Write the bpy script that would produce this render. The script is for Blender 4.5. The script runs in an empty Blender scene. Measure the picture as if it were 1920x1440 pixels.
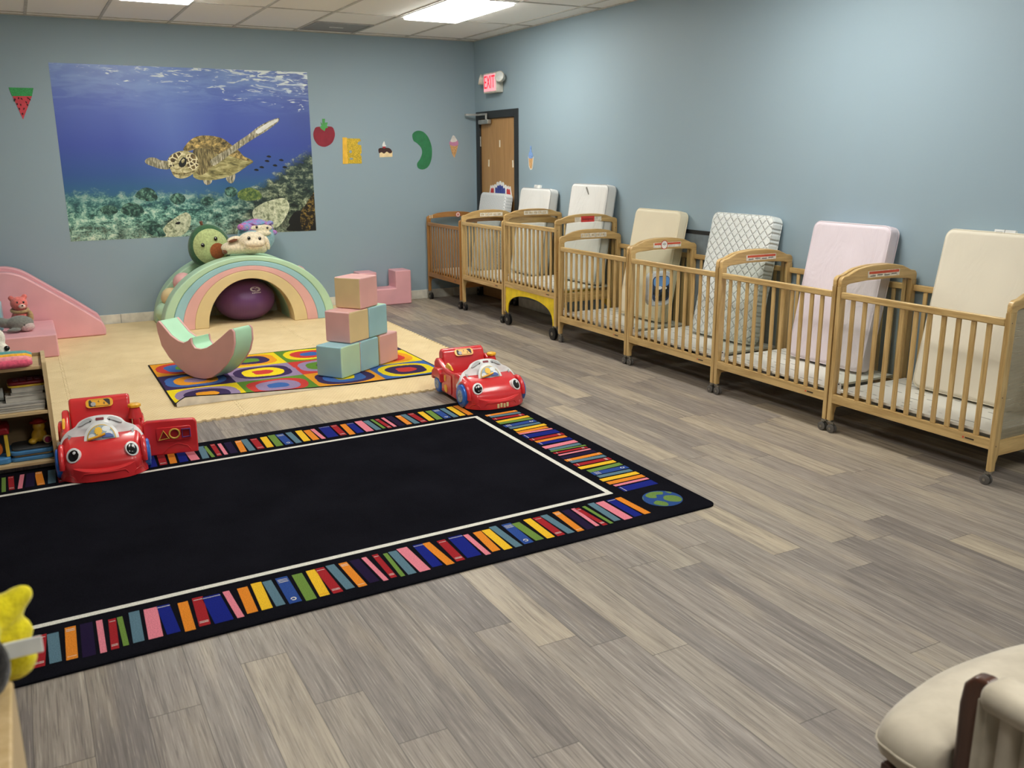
LIGHT_K, EXPO = 23.0, 0.0
import bpy, bmesh, math, random
from mathutils import Vector, Matrix, noise as mnoise
random.seed(7)
S = bpy.context.scene
COL = S.collection
PI = math.pi
# ------------------------------------------------------------------ camera (solved from the room's own edges)
FPX, PITCH, YAW, ROLL, CH = 1682.3, 0.249285, 0.493440, -0.006022, 1.6164
YB, XR, ZC = 9.691, 4.7497, 2.8724
cy, sy, cp, sp = math.cos(YAW), math.sin(YAW), math.cos(PITCH), math.sin(PITCH)
fwd = Vector((sy*cp, cy*cp, -sp)); r0 = Vector((cy, -sy, 0)); u0 = r0.cross(fwd)
rgt = math.cos(ROLL)*r0 + math.sin(ROLL)*u0; upv = -math.sin(ROLL)*r0 + math.cos(ROLL)*u0
CAMP = Vector((0, 0, CH))
def ray(px, py): return rgt*((px-960)/FPX) - upv*((py-720)/FPX) + fwd
def hit(px, py, ax, v):                     # where the sight line meets the plane x / y / z = v
    d = ray(px, py); t = (v-CAMP[ax])/d[ax]; return CAMP + d*t
def back(px, py): return hit(px, py, 1, YB)
cam = bpy.data.cameras.new('camera'); co = bpy.data.objects.new('camera', cam); COL.objects.link(co)
cam.sensor_width = 36; cam.lens = 36*FPX/1920; cam.clip_start = 0.02
M = Matrix((rgt, upv, -fwd)).transposed().to_4x4(); M.translation = CAMP; co.matrix_world = M
cam.dof.use_dof = True; cam.dof.focus_distance = 6.0; cam.dof.aperture_fstop = 5.0
S.camera = co

# ------------------------------------------------------------------ materials
def lin(c):
    out = []
    for v in c[:3]:
        v /= 255.0
        out.append(v/12.92 if v <= 0.04045 else ((v+0.055)/1.055)**2.4)
    return (*out, 1.0)
class NT:
    def __init__(s, name):
        s.m = bpy.data.materials.new(name); s.m.use_nodes = True; s.t = s.m.node_tree; s.n = s.t.nodes; s.l = s.t.links
        s.b = s.n['Principled BSDF']; s.out = s.n['Material Output']
    def new(s, typ, **k):
        n = s.n.new(typ)
        for a, v in k.items(): setattr(n, a, v)
        return n
    def val(s, inp, v):
        if isinstance(v, bpy.types.NodeSocket): s.l.new(v, inp)
        else: inp.default_value = v
    def math(s, op, a, b=None, c=None):
        n = s.new('ShaderNodeMath', operation=op)
        for i, v in enumerate((a, b, c)):
            if v is not None: s.val(n.inputs[i], v)
        return n.outputs[0]
    def mix(s, f, a, b, mode='MIX'):
        n = s.new('ShaderNodeMix', data_type='RGBA', blend_type=mode)
        s.val(n.inputs[0], f); s.val(n.inputs[6], a); s.val(n.inputs[7], b); return n.outputs[2]
    def coord(s, scale=(1, 1, 1), which='Object'):
        t = s.new('ShaderNodeTexCoord'); mp = s.new('ShaderNodeMapping'); s.l.new(t.outputs[which], mp.inputs[0])
        mp.inputs['Scale'].default_value = scale; return mp.outputs[0]
    def xyz(s, which='Object'):
        t = s.new('ShaderNodeTexCoord'); x = s.new('ShaderNodeSeparateXYZ'); s.l.new(t.outputs[which], x.inputs[0]); return x.outputs
    def noise(s, vec, scale=5, detail=3, rough=.5, dist=0):
        n = s.new('ShaderNodeTexNoise'); s.l.new(vec, n.inputs['Vector'])
        n.inputs['Scale'].default_value = scale; n.inputs['Detail'].default_value = detail
        n.inputs['Roughness'].default_value = rough; n.inputs['Distortion'].default_value = dist
        return n.outputs['Fac']
    def ramp(s, f, stops, interp='LINEAR'):
        n = s.new('ShaderNodeValToRGB'); s.val(n.inputs[0], f); e = n.color_ramp.elements; n.color_ramp.interpolation = interp
        while len(e) < len(stops): e.new(0.5)
        for k, (p, c) in zip(e, stops): k.position = p; k.color = c
        return n.outputs[0]
    def maprange(s, v, a, b, c=0, d=1):
        n = s.new('ShaderNodeMapRange'); s.val(n.inputs[0], v)
        for i, q in zip((1, 2, 3, 4), (a, b, c, d)): n.inputs[i].default_value = q
        return n.outputs[0]
    def bump(s, h, strength=.3, dist=.01):
        n = s.new('ShaderNodeBump'); s.val(n.inputs['Height'], h); n.inputs['Strength'].default_value = strength
        n.inputs['Distance'].default_value = dist; s.l.new(n.outputs[0], s.b.inputs['Normal']); return n
    def base(s, v): s.val(s.b.inputs['Base Color'], v)
    def set(s, rough=.5, metal=0, spec=.5, coat=0):
        s.b.inputs['Roughness'].default_value = rough; s.b.inputs['Metallic'].default_value = metal
        s.b.inputs['Specular IOR Level'].default_value = spec; s.b.inputs['Coat Weight'].default_value = coat
def scl(c, k): return tuple(max(0, min(255, v*k)) for v in c)
MC = {}
def mat(name, c, rough=.5, metal=0, spec=.5, coat=0, var=.06, vs=14, bump=0, bs=60, sheen=0):
    """plain material: colour with a slight procedural unevenness, optional fine bump"""
    if name in MC: return MC[name]
    t = NT(name); t.set(rough, metal, spec, coat); v = t.coord()
    n = t.noise(v, vs, 2)
    t.base(t.mix(t.maprange(n, .3, .7), lin(scl(c, 1-var)), lin(scl(c, 1+var))))
    if bump: t.bump(t.noise(v, bs, 2), bump, .004)
    if sheen: t.b.inputs['Sheen Weight'].default_value = sheen
    MC[name] = t.m; return t.m
def wood(name, c1, c2, axis=2, rough=.42, s=22, coat=.15):
    if name in MC: return MC[name]
    t = NT(name); t.set(rough, 0, .5, coat); sc = [s, s, s]; sc[axis] = s*.07; v = t.coord(sc)
    n = t.noise(v, 1.6, 5, .6, 1.2); n2 = t.noise(v, 7, 3, .6, .3)
    f = t.math('ADD', t.math('MULTIPLY', n, .75), t.math('MULTIPLY', n2, .25))
    t.base(t.mix(t.maprange(f, .36, .64), lin(c1), lin(c2))); t.bump(n2, .06, .002)
    MC[name] = t.m; return t.m
def emis(name, c, k):
    if name in MC: return MC[name]
    t = NT(name); t.base(lin(c)); t.b.inputs['Emission Color'].default_value = lin(c); t.b.inputs['Emission Strength'].default_value = k
    MC[name] = t.m; return t.m

# ------------------------------------------------------------------ mesh helper
class MB:
    def __init__(s): s.v = []; s.f = []; s.mi = []
    def add(s, vs, fs, mi=0, T=None):
        o = len(s.v)
        for p in vs:
            p = Vector(p)
            s.v.append(tuple(T @ p) if T else tuple(p))
        for f in fs: s.f.append([i+o for i in f]); s.mi.append(mi)
        return s
    def box(s, x0, x1, y0, y1, z0, z1, mi=0, T=None):
        return s.add([(x0,y0,z0),(x1,y0,z0),(x1,y1,z0),(x0,y1,z0),(x0,y0,z1),(x1,y0,z1),(x1,y1,z1),(x0,y1,z1)],
                     [(3,2,1,0),(4,5,6,7),(0,1,5,4),(1,2,6,5),(2,3,7,6),(3,0,4,7)], mi, T)
    def prism(s, poly, a, b, ax=1, mi=0, T=None, side=None):
        """poly in the two other axes (order kept), extruded along axis ax from a to b"""
        def P(u, v, w):
            r = [0, 0, 0]; o = [i for i in range(3) if i != ax]; r[o[0]] = u; r[o[1]] = v; r[ax] = w; return tuple(r)
        area = sum(poly[i-1][0]*poly[i][1]-poly[i][0]*poly[i-1][1] for i in range(len(poly)))
        if (area < 0) != (ax == 1): poly = poly[::-1]
        n = len(poly); vs = [P(u, v, a) for u, v in poly]+[P(u, v, b) for u, v in poly]
        s.add(vs, [tuple(range(n))[::-1], tuple(range(n, 2*n))], mi, T)
        o = len(s.v)-2*n
        for i in range(n):
            j = (i+1) % n; s.f.append([o+i, o+j, o+n+j, o+n+i]); s.mi.append(mi if side is None else side)
        return s
    def flat(s, pts, mi=0): return s.add(pts, [tuple(range(len(pts)))], mi)
    def cyl(s, a, b, r, n=16, mi=0, r2=None, T=None):
        a, b = Vector(a), Vector(b); d = (b-a).normalized(); u = d.orthogonal().normalized(); w = d.cross(u); r2 = r if r2 is None else r2
        vs = [a+(u*math.cos(2*PI*i/n)+w*math.sin(2*PI*i/n))*r for i in range(n)]+[b+(u*math.cos(2*PI*i/n)+w*math.sin(2*PI*i/n))*r2 for i in range(n)]
        return s.add(vs, [tuple(range(n))[::-1], tuple(range(n, 2*n))]+[(i, (i+1) % n, n+(i+1) % n, n+i) for i in range(n)], mi, T)
    def tube(s, path, r, n=10, mi=0, closed=False):
        path = [Vector(p) for p in path]; m = len(path); rs = r if isinstance(r, (list, tuple)) else [r]*m; vs = []; fs = []
        u = None
        for i, p in enumerate(path):
            q0 = path[i-1] if (i or closed) else p; q1 = path[(i+1) % m] if (i < m-1 or closed) else p
            d = (q1-q0).normalized(); u = d.orthogonal().normalized() if u is None else (u-d*u.dot(d)).normalized(); w = d.cross(u)
            vs += [p+(u*math.cos(2*PI*k/n)+w*math.sin(2*PI*k/n))*rs[i] for k in range(n)]
        for i in range(m if closed else m-1):
            j = (i+1) % m
            for k in range(n): fs.append((i*n+k, i*n+(k+1) % n, j*n+(k+1) % n, j*n+k))
        if not closed: fs += [tuple(range(n))[::-1], tuple(range((m-1)*n, m*n))]
        return s.add(vs, fs, mi)
    def ell(s, c, r, n=20, m=12, mi=0, rot=None, zmin=-1):
        c = Vector(c); r = (r, r, r) if not isinstance(r, (tuple, list)) else r; vs = []; fs = []
        R = rot.to_matrix() if rot else Matrix.Identity(3)
        for j in range(m+1):
            a = -PI/2+PI*j/m
            for i in range(n):
                b = 2*PI*i/n; vs.append(c+R @ Vector((r[0]*math.cos(a)*math.cos(b), r[1]*math.cos(a)*math.sin(b), r[2]*max(zmin, math.sin(a)))))
        for j in range(m):
            for i in range(n): fs.append((j*n+i, j*n+(i+1) % n, (j+1)*n+(i+1) % n, (j+1)*n+i))
        return s.add(vs, fs, mi)
    def loft(s, rings, mi=0, cap=True):
        n = len(rings[0]); vs = [p for r in rings for p in r]; fs = []
        for j in range(len(rings)-1):
            for i in range(n): fs.append((j*n+i, j*n+(i+1) % n, (j+1)*n+(i+1) % n, (j+1)*n+i))
        if cap: fs += [tuple(range(n))[::-1], tuple(range((len(rings)-1)*n, len(rings)*n))]
        return s.add(vs, fs, mi)
    def build(s, name, mats, parent=None, bevel=0, seg=2, smooth=True, angle=38, sub=0, remesh=0, smit=0, loc=None, rot=None, weld=False, fixn=False):
        me = bpy.data.meshes.new(name); me.from_pydata(s.v, [], s.f)
        if not isinstance(mats, (list, tuple)): mats = [mats]
        for m in mats: me.materials.append(m)
        me.polygons.foreach_set('material_index', s.mi)
        if weld or fixn:
            bm = bmesh.new(); bm.from_mesh(me)
            if weld: bmesh.ops.remove_doubles(bm, verts=bm.verts, dist=1e-5)
            bmesh.ops.recalc_face_normals(bm, faces=bm.faces); bm.to_mesh(me); bm.free()
        if smooth:
            me.polygons.foreach_set('use_smooth', [True]*len(me.polygons)); me.set_sharp_from_angle(angle=math.radians(angle))
        me.update()
        o = bpy.data.objects.new(name, me); COL.objects.link(o)
        if parent: o.parent = parent
        if loc: o.location = loc
        if rot: o.rotation_euler = rot
        if remesh:
            r = o.modifiers.new('remesh', 'REMESH'); r.mode = 'VOXEL'; r.voxel_size = remesh; r.use_smooth_shade = True
            k = o.modifiers.new('smooth', 'SMOOTH'); k.iterations = smit or 6; k.factor = .6
        if bevel:
            b = o.modifiers.new('bevel', 'BEVEL'); b.width = bevel; b.segments = seg; b.limit_method = 'ANGLE'; b.angle_limit = math.radians(angle); b.harden_normals = smooth
        if sub:
            k = o.modifiers.new('sub', 'SUBSURF'); k.levels = sub; k.render_levels = sub
        return o
def tag(o, label=None, cat=None, group=None, kind=None):
    for k, v in (('label', label), ('category', cat), ('group', group), ('kind', kind)):
        if v: o[k] = v
    return o
def empty(name, loc, label=None, cat=None, group=None, rz=0, kind=None):
    o = bpy.data.objects.new(name, None); COL.objects.link(o); o.empty_display_size = .05
    o.location = loc; o.rotation_euler = (0, 0, rz); return tag(o, label, cat, group, kind)
def copy_thing(o, loc, label, rz=None):
    def cp(a, par):
        c = a.copy(); COL.objects.link(c)
        if par: c.parent = par
        for ch in list(a.children): cp(ch, c)
        return c
    c = cp(o, None); c.location = loc; c['label'] = label
    if rz is not None: c.rotation_euler = (0, 0, rz)
    return c
def text_mesh(mb, txt, size, T, mi=0, depth=.001, sx=1):
    cu = bpy.data.curves.new('t', 'FONT'); cu.body = txt; cu.size = size; cu.align_x = 'CENTER'; cu.align_y = 'CENTER'; cu.extrude = depth
    cu.resolution_u = 3
    o = bpy.data.objects.new('t', cu); COL.objects.link(o); dg = bpy.context.evaluated_depsgraph_get(); dg.update()
    me = bpy.data.meshes.new_from_object(o.evaluated_get(dg))
    mb.add([(v.co.x*sx, v.co.y, v.co.z) for v in me.vertices], [tuple(p.vertices) for p in me.polygons], mi, T)
    bpy.data.objects.remove(o); bpy.data.curves.remove(cu); bpy.data.meshes.remove(me)
def disc(cx, cyy, rx, ry=None, n=24, a0=0, a1=2*PI):
    ry = rx if ry is None else ry; full = abs(a1-a0-2*PI) < 1e-6; k = n if full else n+1
    return [(cx+rx*math.cos(a0+(a1-a0)*i/n), cyy+ry*math.sin(a0+(a1-a0)*i/n)) for i in range(k)]
def rrect(x0, x1, y0, y1, r, n=5):
    p = []
    for cx, cyy, a in ((x1-r, y1-r, 0), (x0+r, y1-r, PI/2), (x0+r, y0+r, PI), (x1-r, y0+r, 1.5*PI)):
        p += [(cx+r*math.cos(a+PI/2*i/n), cyy+r*math.sin(a+PI/2*i/n)) for i in range(n+1)]
    return p
def spline(pts, n=6, closed=True):
    """Catmull-Rom through 2D points"""
    out = []; m = len(pts)
    for i in range(m if closed else m-1):
        g = lambda k: pts[k % m] if closed else pts[max(0, min(m-1, k))]
        p0, p1, p2, p3 = g(i-1), g(i), g(i+1), g(i+2)
        for k in range(n):
            t = k/n
            out.append(tuple(.5*((2*p1[q])+(-p0[q]+p2[q])*t+(2*p0[q]-5*p1[q]+4*p2[q]-p3[q])*t*t+(-p0[q]+3*p1[q]-3*p2[q]+p3[q])*t**3) for q in (0, 1)))
    if not closed: out.append(tuple(pts[-1]))
    return out
# ------------------------------------------------------------------ the room
XL, YF = -2.9, -3.2
def floor_mat():
    t = NT('grey vinyl plank'); t.set(.42, 0, .5); x, y, z = t.xyz()
    W, L = .152, 1.22
    row = t.math('FLOOR', t.math('DIVIDE', x, W))
    wn = t.new('ShaderNodeTexWhiteNoise', noise_dimensions='1D'); t.l.new(row, wn.inputs['W'])
    yo = t.math('ADD', y, t.math('MULTIPLY', wn.outputs[0], 7.3))
    col = t.math('FLOOR', t.math('DIVIDE', yo, L))
    cb = t.new('ShaderNodeCombineXYZ'); t.l.new(row, cb.inputs[0]); t.l.new(col, cb.inputs[1])
    w2 = t.new('ShaderNodeTexWhiteNoise', noise_dimensions='2D'); t.l.new(cb.outputs[0], w2.inputs['Vector'])
    tone = t.ramp(w2.outputs[0], [(0, lin((118, 110, 105))), (.3, lin((134, 125, 118))), (.62, lin((145, 135, 126))), (.88, lin((156, 145, 131))), (1, lin((174, 160, 139)))])
    # grain: noise stretched along the plank, offset per plank
    off = t.new('ShaderNodeCombineXYZ')
    t.val(off.inputs[0], t.math('MULTIPLY', x, 34)); t.val(off.inputs[1], t.math('MULTIPLY', yo, 1.7)); t.val(off.inputs[2], t.math('MULTIPLY', w2.outputs[0], 40))
    g1 = t.noise(off.outputs[0], 1.0, 7, .66, .45)
    off2 = t.new('ShaderNodeCombineXYZ')
    t.val(off2.inputs[0], t.math('MULTIPLY', x, 210)); t.val(off2.inputs[1], t.math('MULTIPLY', yo, 5)); t.val(off2.inputs[2], t.math('MULTIPLY', w2.outputs[0], 70))
    g2 = t.noise(off2.outputs[0], 1.0, 4, .6, .4)
    off3 = t.new('ShaderNodeCombineXYZ')
    t.val(off3.inputs[0], t.math('MULTIPLY', x, 6)); t.val(off3.inputs[1], t.math('MULTIPLY', yo, 1.1)); t.val(off3.inputs[2], t.math('MULTIPLY', w2.outputs[0], 23))
    g3 = t.noise(off3.outputs[0], 1.0, 3, .5, .6)
    c = t.mix(t.maprange(g1, .42, .72, 0, .62), tone, lin((84, 75, 71)))
    c = t.mix(t.maprange(g3, .52, .75, 0, .45), c, lin((186, 170, 146)))
    c = t.mix(t.maprange(g2, .53, .66, 0, .6), c, lin((78, 70, 66)))
    c = t.mix(t.maprange(g2, .30, .45, .5, 0), c, lin((192, 182, 168)))
    fx = t.math('FRACT', t.math('DIVIDE', x, W)); fy = t.math('FRACT', t.math('DIVIDE', yo, L))
    ex = t.math('MINIMUM', fx, t.math('SUBTRACT', 1, fx)); ey = t.math('MINIMUM', fy, t.math('SUBTRACT', 1, fy))
    seam = t.math('MAXIMUM', t.maprange(ex, .003, .012, 1, 0), t.maprange(ey, .0006, .0020, 1, 0))
    c = t.mix(t.math('MULTIPLY', seam, .75), c, lin((62, 56, 52)))
    t.base(c); t.val(t.b.inputs['Roughness'], t.maprange(g1, .2, .8, .36, .55))
    t.bump(t.math('SUBTRACT', t.math('MULTIPLY', g2, .5), seam), .12, .003)
    return t.m
def wall_mat():
    t = NT('blue grey wall paint'); t.set(.55, 0, .35); v = t.coord()
    n = t.noise(v, .8, 3); n2 = t.noise(v, 160, 2)
    t.base(t.mix(n, lin((145, 165, 177)), lin((150, 170, 182)))); t.bump(n2, .05, .002); return t.m
def ceil_mat():
    t = NT('acoustic tile'); t.set(.9, 0, .2); v = t.coord(); n = t.noise(v, 90, 3, .7); n2 = t.noise(v, 260, 2)
    c = t.mix(t.maprange(n2, .66, .74), lin((242, 241, 238)), lin((200, 198, 193))); t.base(t.mix(t.maprange(n, .3, .7, 0, .2), c, lin((232, 230, 226))))
    t.bump(n, .2, .003); return t.m
WALL = wall_mat(); WHITE_TRIM = mat('white painted trim', (214, 212, 200), .45)
def struct(o): o['kind'] = 'structure'; return o
struct(MB().box(XL-.1, XR+.1, YF-.1, YB+.1, -.1, 0).build('floor', floor_mat()))
struct(MB().box(XL-.1, XR+.1, YF-.1, YB+.1, ZC, ZC+.1).build('ceiling', ceil_mat()))
struct(MB().box(XL-.1, XR+.1, YB, YB+.1, 0, ZC).build('wall_back', WALL))
DY0, DY1, DZ = 8.70, 9.60, 2.055                       # opening of the door in the right wall
w = MB().box(XR, XR+.1, YF-.1, DY0, 0, ZC); w.box(XR, XR+.1, DY1, YB, 0, ZC); w.box(XR, XR+.1, DY0, DY1, DZ, ZC)
struct(w.build('wall_right', WALL))
struct(MB().box(XL-.1, XL, YF-.1, YB+.1, 0, ZC).build('wall_left', WALL))
struct(MB().box(XL, XR, YF-.1, YF, 0, ZC).build('wall_front', WALL))
b = MB(); x = XL
while x < XR-.02: b.box(x+.0012, min(x+.915, XR-.013)-.0012, YB-.012, YB, 0, .102); x += .915
struct(b.build('baseboard_back', WHITE_TRIM, bevel=.004))
b = MB(); y = YF
while y < DY0-.06: b.box(XR-.012, XR, y+.0012, min(y+.915, DY0-.052)-.0012, 0, .102); y += .915
struct(b.build('baseboard_right', WHITE_TRIM, bevel=.004))
# suspended ceiling grid
GX0, TW, TL, GY0 = .254, .6096, 1.2192, 9.53
g = MB(); k = -6
while GX0+k*TW < XR:
    X = GX0+k*TW
    if X > XL: g.box(X-.012, X+.012, YF, YB, ZC-.007, ZC+.004)
    k += 1
y = GY0
while y > YF: g.box(XL, XR, y-.012, y+.012, ZC-.006, ZC+.004); y -= TL
g.box(XL, XR, YB-.022, YB, ZC-.008, ZC+.004); g.box(XR-.022, XR, YF, YB, ZC-.008, ZC+.004)
struct(g.build('trim_1', mat('ceiling grid paint', (190, 187, 180), .5), smooth=False))
# troffers
WHITE_METAL = mat('white enamel', (225, 225, 222), .4)
LIGHT = emis('lit diffuser', (255, 253, 245), LIGHT_K)
def troffer(x0, y1, label):
    o = empty('ceiling_light', (x0+TW/2, y1-TL/2, ZC), label, 'ceiling light', 'troffer lights in the ceiling')
    f = MB(); a, c = TW/2-.012, TL/2-.012
    for q in ((-a, -a+.022, -c, c), (a-.022, a, -c, c), (-a+.022, a-.022, -c, -c+.022), (-a+.022, a-.022, c-.022, c)): f.box(*q, -.012, -.0005)
    f.build('frame', WHITE_METAL, o)
    MB().loft([[Vector((u_*k, v_*k2, z_)) for u_, v_ in ((-1, -1), (1, -1), (1, 1), (-1, 1))] for k, k2, z_ in ((a-.024, c-.024, -.003), (a-.026, c-.026, -.030), (a-.04, c-.04, -.036))][::-1]).build('diffuser', LIGHT, o, smooth=False, fixn=True); return o  # lens shaped to hang below the ceiling so its glowing sides brighten the tiles
first = None
for kx in (5, 1):
    for ky in (1, 4, 7):
        x0, y1 = GX0+kx*TW, GY0-ky*TL
        if y1-TL < YF: continue
        lab = 'lit white troffer in the ceiling near the far right corner' if (kx, ky) == (5, 1) else 'lit white troffer, %s row from the right wall, %s from the mural wall' % ({5: 'first', 1: 'second', -3: 'third'}[kx], {1: 'first', 4: 'second', 7: 'third'}[ky])
        if first is None: first = troffer(x0, y1, lab)
        else: copy_thing(first, (x0+TW/2, y1-TL/2, ZC), lab)
# ceiling vent
o = empty('ceiling_vent', (GX0+4.5*TW, GY0-.305, ZC), 'grey perforated square return vent in the ceiling by the mural wall', 'vent')
t = NT('perforated grey metal'); t.set(.5, .2); v = t.coord()
vo = t.new('ShaderNodeTexVoronoi'); t.l.new(v, vo.inputs['Vector']); vo.inputs['Scale'].default_value = 70; vo.inputs['Randomness'].default_value = 0
t.base(t.mix(t.maprange(vo.outputs[0], .3, .36), lin((70, 68, 66)), lin((150, 148, 146))))
a = TW/2-.013; f = MB()
for q in ((-a, -a+.03, -a, a), (a-.03, a, -a, a), (-a+.03, a-.03, -a, -a+.03), (-a+.03, a-.03, a-.03, a)): f.box(*q, -.012, -.0005)
f.build('frame', mat('vent grey', (150, 148, 146), .5), o)
MB().box(-a+.03, a-.03, -a+.03, a-.03, -.008, -.002).build('perforated_panel', t.m, o)
MB().box(-.07, .07, -.012, .012, -.012, -.0085).build('damper_tab', WHITE_METAL, o)
# ------------------------------------------------------------------ door
D = empty('door_1', (XR, (DY0+DY1)/2, 0), kind='structure')
BLK = mat('black door frame paint', (38, 40, 42), .45); hw = (DY1-DY0)/2
f = MB(); f.box(-.012, .06, -hw-.05, -hw+.035, 0, DZ+.045); f.box(-.012, .06, hw-.035, hw+.05, 0, DZ+.045); f.box(-.012, .06, -hw+.035, hw-.035, DZ-.035, DZ+.045)
f.build('door_frame', BLK, D, bevel=.004)
MB().box(.012, .052, -hw+.038, hw-.038, .008, DZ-.038).build('door_panel', wood('door oak veneer', (164, 122, 74), (184, 142, 90), 2, .5, 9), D, bevel=.002)
STEEL = mat('brushed steel', (176, 176, 172), .35, .6)
c = MB(); c.box(-.05, .0, .13, .37, DZ-.095, DZ-.045); k = c.build('door_closer', STEEL, D, bevel=.012, seg=3)
a = MB(); a.cyl((-.03, .2, DZ-.045), (-.03, .2, DZ+.01), .012); a.box(-.045, -.02, .19, .42, DZ+.002, DZ+.022)
a.add(*[[(-.045, .415, DZ+.004), (-.02, .42, DZ+.004), (-.16, .485, DZ+.004), (-.16, .450, DZ+.004), (-.045, .415, DZ+.024), (-.02, .42, DZ+.024), (-.16, .485, DZ+.024), (-.16, .450, DZ+.024)], [(0, 1, 2, 3), (7, 6, 5, 4), (0, 4, 5, 1), (1, 5, 6, 2), (2, 6, 7, 3), (3, 7, 4, 0)]])
a.build('closer_arm', STEEL, k)
for z in (.25, 1.05, 1.72): MB().cyl((.004, hw-.036, z), (.004, hw-.036, z+.11), .008).build('hinge', STEEL, D)
h = MB(); h.cyl((.012, -hw+.1, .95), (-.05, -hw+.1, .95), .022); h.cyl((-.045, -hw+.1, .95), (-.045, -hw+.2, .95), .011); h.build('door_handle', STEEL, D)
TAPE = mat('white foam tape', (232, 222, 200), .7)
xd = XR+.012
for lab, (yy, zz), tl in (('white adhesive strip on the upper middle of the wood door', (9.103, 1.745), 0), ('white adhesive strip on the hinge side of the wood door', (9.375, 1.535), .05), ('white adhesive strip low on the latch side of the wood door', (8.80, 1.53), -.08)):
    q = MB().box(-.003, -.0002, -.013, .013, -.038, .038).build('adhesive_strip', TAPE, loc=(xd, yy, zz), rot=(tl, 0, 0))
    tag(q, lab, 'tape', 'white strips on the door')
# hand-print cutout on the door
def hand_poly(cx, cz, k, tilt=0, lobes=5):
    p = [(-.5, -.5)]
    for i in range(lobes):
        u = -.5+1.0*(i+.5)/lobes; wv = .09; top = .35+.18*math.sin(PI*(i+.5)/lobes)
        p += [(u-wv, .12), (u-wv, top-.10), (u-wv*.5, top-.05), (u+wv*.5, top-.05), (u+wv, top-.10), (u+wv, .12)]
    p += [(.5, -.5)]
    c, s_ = math.cos(tilt), math.sin(tilt)
    return [(cx+k*(u*c-v*s_), cz+k*(u*s_+v*c)) for u, v in p]
q = MB()
for (cx, cz, k, tl, mi) in ((-.165, .03, .16, -.30, 1), (.165, .03, .16, .30, 1), (0, .03, .24, 0, 0)):
    q.prism([(u*1.12-cx*.12, v*1.1+.0) for u, v in hand_poly(cx, cz+.006, k*1.16, tl)], -.0035 if mi == 0 else -.0015, -.0002, 0, 2); q.prism(hand_poly(cx, cz, k, tl), -.005 if mi == 0 else -.003, -.0016, 0, mi)
tag(q.build('handprint_cutout', [mat('blue paper', (42, 62, 148), .7), mat('red paper', (205, 62, 60), .7), mat('white paper', (235, 235, 235), .7)], loc=(xd, 9.10, 1.155), smooth=False),
    'blue and red paper handprints with white borders stuck on the door', 'paper cutout')
# ------------------------------------------------------------------ exit sign
E_ = empty('exit_sign', (XR, 9.14, 2.385), 'lit red EXIT sign with two emergency lamp heads above the door', 'exit sign')
BEIGE = mat('beige plastic', (205, 203, 192), .45)
MB().box(-.085, -.001, -.155, .155, -.105, .105).build('housing', BEIGE, E_, bevel=.008)
f = MB(); f.prism(rrect(-.135, .135, -.088, .088, .006), -.092, -.084, 0)
sf = f.build('sign_face', emis('lit pink sign face', (250, 176, 186), .55), E_)
f = MB(); text_mesh(f, 'EXIT', .19, Matrix(((0, 0, -1, -.0935), (-1, 0, 0, 0), (0, 1, 0, 0), (0, 0, 0, 1))), 0, .001, .66); f.build('letters', emis('red lit letters', (232, 40, 62), .8), sf, smooth=False)
for sg in (1, -1):
    l = MB(); l.cyl((-.05, sg*.15, .03), (-.05, sg*.185, .045), .016); l.build('lamp_bracket', BEIGE, E_)
    l = MB(); R_ = Matrix.Translation((-.075, sg*.225, .045)) @ Matrix.Rotation(sg*-.5, 4, 'Z') @ Matrix.Rotation(.25, 4, 'Y')
    l.loft([[R_ @ Vector((xx, rr*math.cos(a*PI/12), rr*math.sin(a*PI/12))) for a in range(24)] for xx, rr in ((.055, .012), (.05, .035), (.02, .052), (-.02, .058), (-.024, .055), (-.018, .05))])
    h = l.build('lamp_head', BEIGE, E_, fixn=True)
    l = MB(); l.loft([[R_ @ Vector((xx, rr*math.cos(a*PI/12), rr*math.sin(a*PI/12))) for a in range(24)] for xx, rr in ((-.017, .05), (-.027, .03), (-.03, .004))]); l.build('lens', mat('clear lens', (220, 224, 222), .15), h, fixn=True)
# ------------------------------------------------------------------ wall cutouts (paper shapes on the mural wall)
def bz(a, b_): p = back(560+a/3, b_/3); return (p.x, p.z)
def cutout(name, label, polys, mats, th=.003, sm=False):
    """polys: list of (points in wall x,z, slot); later ones lie on top of earlier ones"""
    allp = [p for q, _ in polys for p in q]; cx = (min(p[0] for p in allp)+max(p[0] for p in allp))/2; cz = (min(p[1] for p in allp)+max(p[1] for p in allp))/2
    m = MB()
    for i, (q, mi) in enumerate(polys): m.prism([(a-cx, c-cz) for a, c in q], -th-.0007*i, -.0002 if i == 0 else -th+.0002, 1, mi)
    return tag(m.build(name, mats, loc=(cx, YB, cz), smooth=False), label, 'paper cutout', 'food cutouts on the walls')
GREEN_GL = mat('green glitter card', (42, 140, 72), .45, var=.35, vs=220); RED_C = mat('melon red card', (204, 66, 80), .7); DARK = mat('dark ink', (40, 30, 30), .7)
def bl(a, b_): p = back(a/3, b_/3); return (p.x, p.z)
polys = [([bl(70, 540), bl(180, 540), bl(130, 672)], 0), ([bl(48, 492), bl(188, 495), bl(180, 541), bl(68, 541)], 1)]
for sx_, sy_, r_ in ((85, 558, .3), (105, 552, -.2), (122, 556, .4), (158, 552, .9), (168, 560, .7), (148, 575, .6), (155, 590, .5), (97, 585, .1), (117, 590, 0), (110, 612, .2), (135, 612, -.3), (128, 640, .1), (82, 565, .3)):
    c = Vector(bl(sx_, sy_)); polys.append(([(c.x+.0045*math.cos(r_)*math.cos(a)-.010*math.sin(r_)*math.sin(a), c.y+.0045*math.sin(r_)*math.cos(a)+.010*math.cos(r_)*math.sin(a)) for a in [i*PI/4 for i in range(8)]], 2))
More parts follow.
